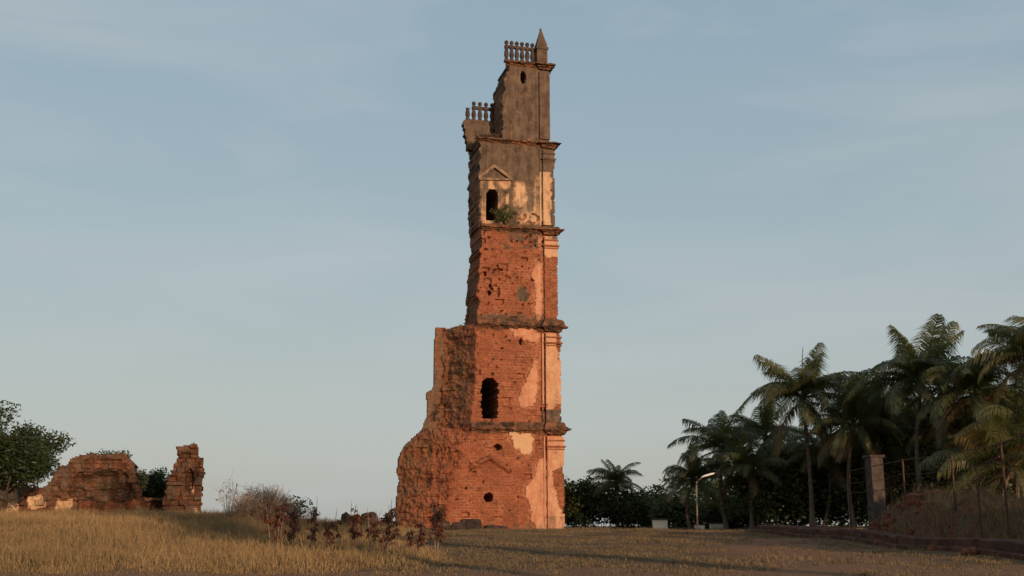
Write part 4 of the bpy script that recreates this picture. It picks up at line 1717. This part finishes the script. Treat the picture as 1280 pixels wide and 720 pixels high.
def bank_mat():
    m = Mat('rubble_earth', .97, .08)
    a = m.rng(m.noise(1.3, 7, .7), .4, .62)
    col = m.mix(a, (0.15, 0.055, 0.03), (0.12, 0.085, 0.045))
    col = m.mix(m.rng(m.noise(5, 5, .7), .48, .66, 0, .8), col, (0.05, 0.026, 0.018))
    m.bump(m.noise(4, 6, .7), .9, .12)
    return m.color(col)


M['bank'] = bank_mat()
build_bank()
rng = np.random.default_rng(12)
STONES = [(1078, 634, 61), (1092, 626, 61), (1106, 640, 58), (1070, 655, 60), (1120, 652, 54), (1140, 634, 56), (1166, 655, 50), (1186, 640, 52), (1210, 664, 46), (1100, 662, 57)]
POS = ['at the steep left end of the bank', 'on the crest at the left end of the bank', 'halfway up the left part of the bank', 'at the left foot of the bank', 'low on the bank front', 'on the bank crest right of its red end',
       'low in the middle of the bank', 'high in the middle of the bank', 'low on the right part of the bank', 'at the foot of the bank right of its red end']
for i, ((px, py, Y), w) in enumerate(zip(STONES, POS)):
    c = at(px, py, Y)
    s = rng.uniform(.22, .42)
    z = gz(c.x, Y) + float(bank_h(c.x, Y))
    o = link('laterite_stone', rock_mesh('laterite_stone', s, s * .8, s * .62, 20 + i, M['laterite'], .8), None, (c.x, Y, z + s * .15), (0.2, .1, i * 1.3))
    tag(o, 'rough red laterite stone ' + w, 'stone', 'laterite stones on the bank')

heap = [rock_mesh('laterite_stone', .30, .22, .20, 60 + q, M['laterite'], .85) for q in range(4)]
for i in range(30):
    Y = rng.uniform(57.5, 62.3)
    x = 20.3 - .10 * (Y - 44) + rng.uniform(.1, 2.6)
    z = gz(x, Y) + float(bank_h(x, Y))
    o = link('laterite_stone', heap[i % 4], None, (x, Y, z + .02), (rng.uniform(-.4, .4), rng.uniform(-.4, .4), rng.uniform(0, 3)))
    k_ = rng.uniform(.6, 1.5)
    o.scale = (k_, k_, k_)
    tag(o, 'small rough red stone in the loose heap at the left end of the bank', 'stone', 'small stones heaped at the left end of the bank')

# two-step plinth that runs away along the foot of the bank
t = thing('stone_kerb', 'long two-stepped laterite kerb running along the foot of the rubble bank', 'kerb', (0, 0, 0))


def kerb(name, off, width, h0, h1, seed):
    b = MB()
    n = 95
    ys = np.linspace(26, 78, n)
    vs, fs = [], []
    for i, y in enumerate(ys):
        xc = 18.75 + (16.6 - 18.75) * (y - 44) / (73 - 44) + off
        g = gz(xc, y)
        j = lambda a, q: a * (n3(y * 1.6, q, seed) + 1.2 * (hash2(math.floor(y / .9), q, seed) - .5))
        vs += [(xc + j(.05, 1), y, g - .2), (xc + j(.06, 2), y, g + h1 * .9 + j(.05, 3)), (xc + .05 + j(.05, 6), y, g + h1 + j(.05, 3)), (xc + width, y, g + h1 + j(.04, 4)), (xc + width, y, g - .2)]
    for i in range(n - 1):
        for k in range(4):
            fs.append((i * 5 + k, (i + 1) * 5 + k, (i + 1) * 5 + k + 1, i * 5 + k + 1))
    fs.append((0, 1, 2, 3, 4))
    fs.append(tuple((n - 1) * 5 + k for k in (4, 3, 2, 1, 0)))
    b.add(vs, fs)
    return b.build(name, M['kerb'], t)


kerb('lower_step', 0.0, .62, 0, .20, 1)
kerb('upper_step', .45, 1.6, 0, .52, 2)


# iron fence on the bank: posts with wires
def bank_z(x, y):
    return gz(x, y) + float(bank_h(x, y))


ft = thing('iron_fence', 'rusty iron fence of thin posts and rails on top of the rubble bank', 'fence', (0, 0, 0))
FP = [(1060, 588, 66), (1128, 574, 59), (1189, 566, 53), (1251, 553, 48), (1330, 520, 43)]
tops = []
for px, py, Y in FP:
    c = at(px, py, Y)
    zb = bank_z(c.x, Y) - .2
    m = MB()
    m.tube([(c.x, Y, zb), (c.x, Y, c.z)], [.055, .05], 6)
    m.build('post', M['iron'], ft)
    tops.append(Vector((c.x, Y, c.z)))
for lev, rr in ((.06, .022), (.75, .014), (1.3, .014)):
    m = MB()
    for a, b_ in zip(tops, tops[1:]):
        pts = [a.lerp(b_, s) - Vector((0, 0, lev + .10 * math.sin(math.pi * s) * (lev > .5))) for s in (0, .25, .5, .75, 1)]
        m.tube(pts, rr, 5)
    m.build('rail', M['iron'], ft)
gt = thing('iron_gate_frame', 'bent rusty gate frame leaning between two fence posts on the bank', 'gate frame', (0, 0, 0))
c0, c1 = at(1220, 584, 49.5), at(1249, 571, 48.4)
m = MB()
m.tube([(c0.x, 49.5, bank_z(c0.x, 49.5) - .1), tuple(c0), tuple(c1)], .04, 6)
m.build('frame', M['iron'], gt)

# ---------------------------------------------------------------- grass
def blades(x, y, z, h, w, rng, lean=.35):
    k = len(x)
    a = rng.random(k) * 6.283
    dx, dy = np.cos(a), np.sin(a)
    la = rng.random(k) * 6.283
    ll = lean * h * rng.random(k)
    b0 = np.stack([x - dx * w, y - dy * w, z], 1)
    b1 = np.stack([x + dx * w, y + dy * w, z], 1)
    m0 = np.stack([x - dx * w * .7 + np.cos(la) * ll * .3, y - dy * w * .7 + np.sin(la) * ll * .3, z + h * .55], 1)
    m1 = np.stack([x + dx * w * .7 + np.cos(la) * ll * .3, y + dy * w * .7 + np.sin(la) * ll * .3, z + h * .55], 1)
    t0 = np.stack([x + np.cos(la) * ll - dx * w * .15, y + np.sin(la) * ll - dy * w * .15, z + h], 1)
    t1 = np.stack([x + np.cos(la) * ll + dx * w * .15, y + np.sin(la) * ll + dy * w * .15, z + h], 1)
    v = np.stack([b0, b1, m1, m0, t1, t0], 1).reshape(-1, 3)
    i = np.arange(k)[:, None] * 6
    f = np.concatenate([i + np.array([[0, 1, 2, 3]]), i + np.array([[3, 2, 4, 5]])], 0)
    return v, f


def vnoise(x, y, s, seed):
    """cheap smooth noise on arrays"""
    r = np.random.default_rng(seed)
    o = np.zeros_like(x)
    for k in range(6):
        a = r.random() * 6.283
        fr = s * (0.6 + 1.5 * r.random())
        o += np.sin((x * math.cos(a) + y * math.sin(a)) * fr + r.random() * 6.283)
    return o / 6


def build_tall():
    rng = np.random.default_rng(1)
    n = 24000
    y = 30 + 62 * rng.random(n) ** .8
    x = (rng.random(n) * 1.12 - 1.0 * 1.0) * (y * .50 + 1.5)
    edge_x = -2.6 - .085 * (y - 34) + 1.3 * vnoise(x, y, .5, 3)
    near = 35.5 - .10 * x * 0 + 1.8 * vnoise(x, y, .45, 4)
    keep = (x < edge_x) & (y > near) & (vnoise(x, y, 1.1, 5) > -.30 + .35 * rng.random(n) * (x > edge_x - 3))
    keep &= ~((x > -9.8) & (y > 88))
    x, y = x[keep], y[keep]
    per = 12
    bx = np.repeat(x, per) + rng.normal(size=len(x) * per) * .20
    by = np.repeat(y, per) + rng.normal(size=len(x) * per) * .20
    hh = np.repeat((.44 + .34 * vnoise(x, y, .9, 6) + .18 * vnoise(x, y, 2.6, 16)).clip(.10) * (.5 + .7 * rng.random(len(x)) ** 1.5) * np.clip((y - near[keep]) / 4 + .25, .25, 1) * np.clip((edge_x[keep] - x) / 4 + .35, .35, 1), per) * (.6 + .7 * rng.random(len(bx)))
    v, f = blades(bx, by, gh(bx, by) - .02, hh, .008 + .008 * rng.random(len(bx)), rng, .65)
    tag(link('tall_grass', np_mesh('tall_grass', v, f, M['tall_grass'])), 'tall straw-coloured dry grass covering the left half of the field', 'grass', kind='stuff')


def build_short():
    rng = np.random.default_rng(2)
    n = 44000
    y = 26 + 84 * rng.random(n) ** .75
    x = (rng.random(n) * 2 - 1) * (y * .49 + 1)
    cxl = 9.5 + 0.03 * (y - 30)
    tr = np.clip(1.25 - np.abs(x - cxl - 2.5 * np.sin(y * 0.035)) / 5.0, 0, 1) * sstep((82 - y) / 20)
    tr = np.maximum(tr, sstep((39 - y + .15 * x) / 5.0))
    keep = (rng.random(n) > tr * .62) & (vnoise(x, y, .9, 8) > -.30 + .2 * rng.random(n)) & (x < 17.0)
    keep &= ~((x > -9.6) & (x < 4.8) & (y > 95.5))
    x, y = x[keep], y[keep]
    per = 8
    bx = np.repeat(x, per) + rng.normal(size=len(x) * per) * .15
    by = np.repeat(y, per) + rng.normal(size=len(x) * per) * .15
    hh = np.repeat((.075 + .07 * rng.random(len(x)) ** 2) * (1 + .7 * vnoise(x, y, .35, 9)) + .10 * (y > 88) * rng.random(len(x)), per) * (.5 + .8 * rng.random(len(bx)))
    v, f = blades(bx, by, gh(bx, by) - .01, np.maximum(hh, .02), .010 + .008 * rng.random(len(bx)), rng, .9)
    tag(link('short_grass', np_mesh('short_grass', v, f, M['short_grass'])), 'short sparse olive and brown grass on the open field', 'grass', kind='stuff')


def build_bankgrass():
    rng = np.random.default_rng(3)
    n = 5200
    x = 16.4 + 14 * rng.random(n)
    y = 34 + 46 * rng.random(n)
    b = bank_h(x, y)
    keep = ((b > .10) & (vnoise(x, y, 1.4, 3) > -.25)) | ((b < .1) & (vnoise(x, y, 1.4, 5) > .25))
    x, y = x[keep], y[keep]
    per = 9
    bx = np.repeat(x, per) + rng.normal(size=len(x) * per) * .14
    by = np.repeat(y, per) + rng.normal(size=len(x) * per) * .14
    hh = np.repeat((.30 + .45 * rng.random(len(x)) ** 2) * np.where(bank_h(x, y) < .05, .4, 1.0), per) * (.5 + .8 * rng.random(len(bx)))
    v, f = blades(bx, by, gh(bx, by) + bank_h(bx, by) - .08, hh, .010 + .008 * rng.random(len(bx)), rng, .8)
    tag(link('bank_grass', np_mesh('bank_grass', v, f, M['bank_grass'])), 'dry brown grass overgrowing the rubble bank and kerb', 'grass', kind='stuff')


build_tall()
build_short()
build_bankgrass()
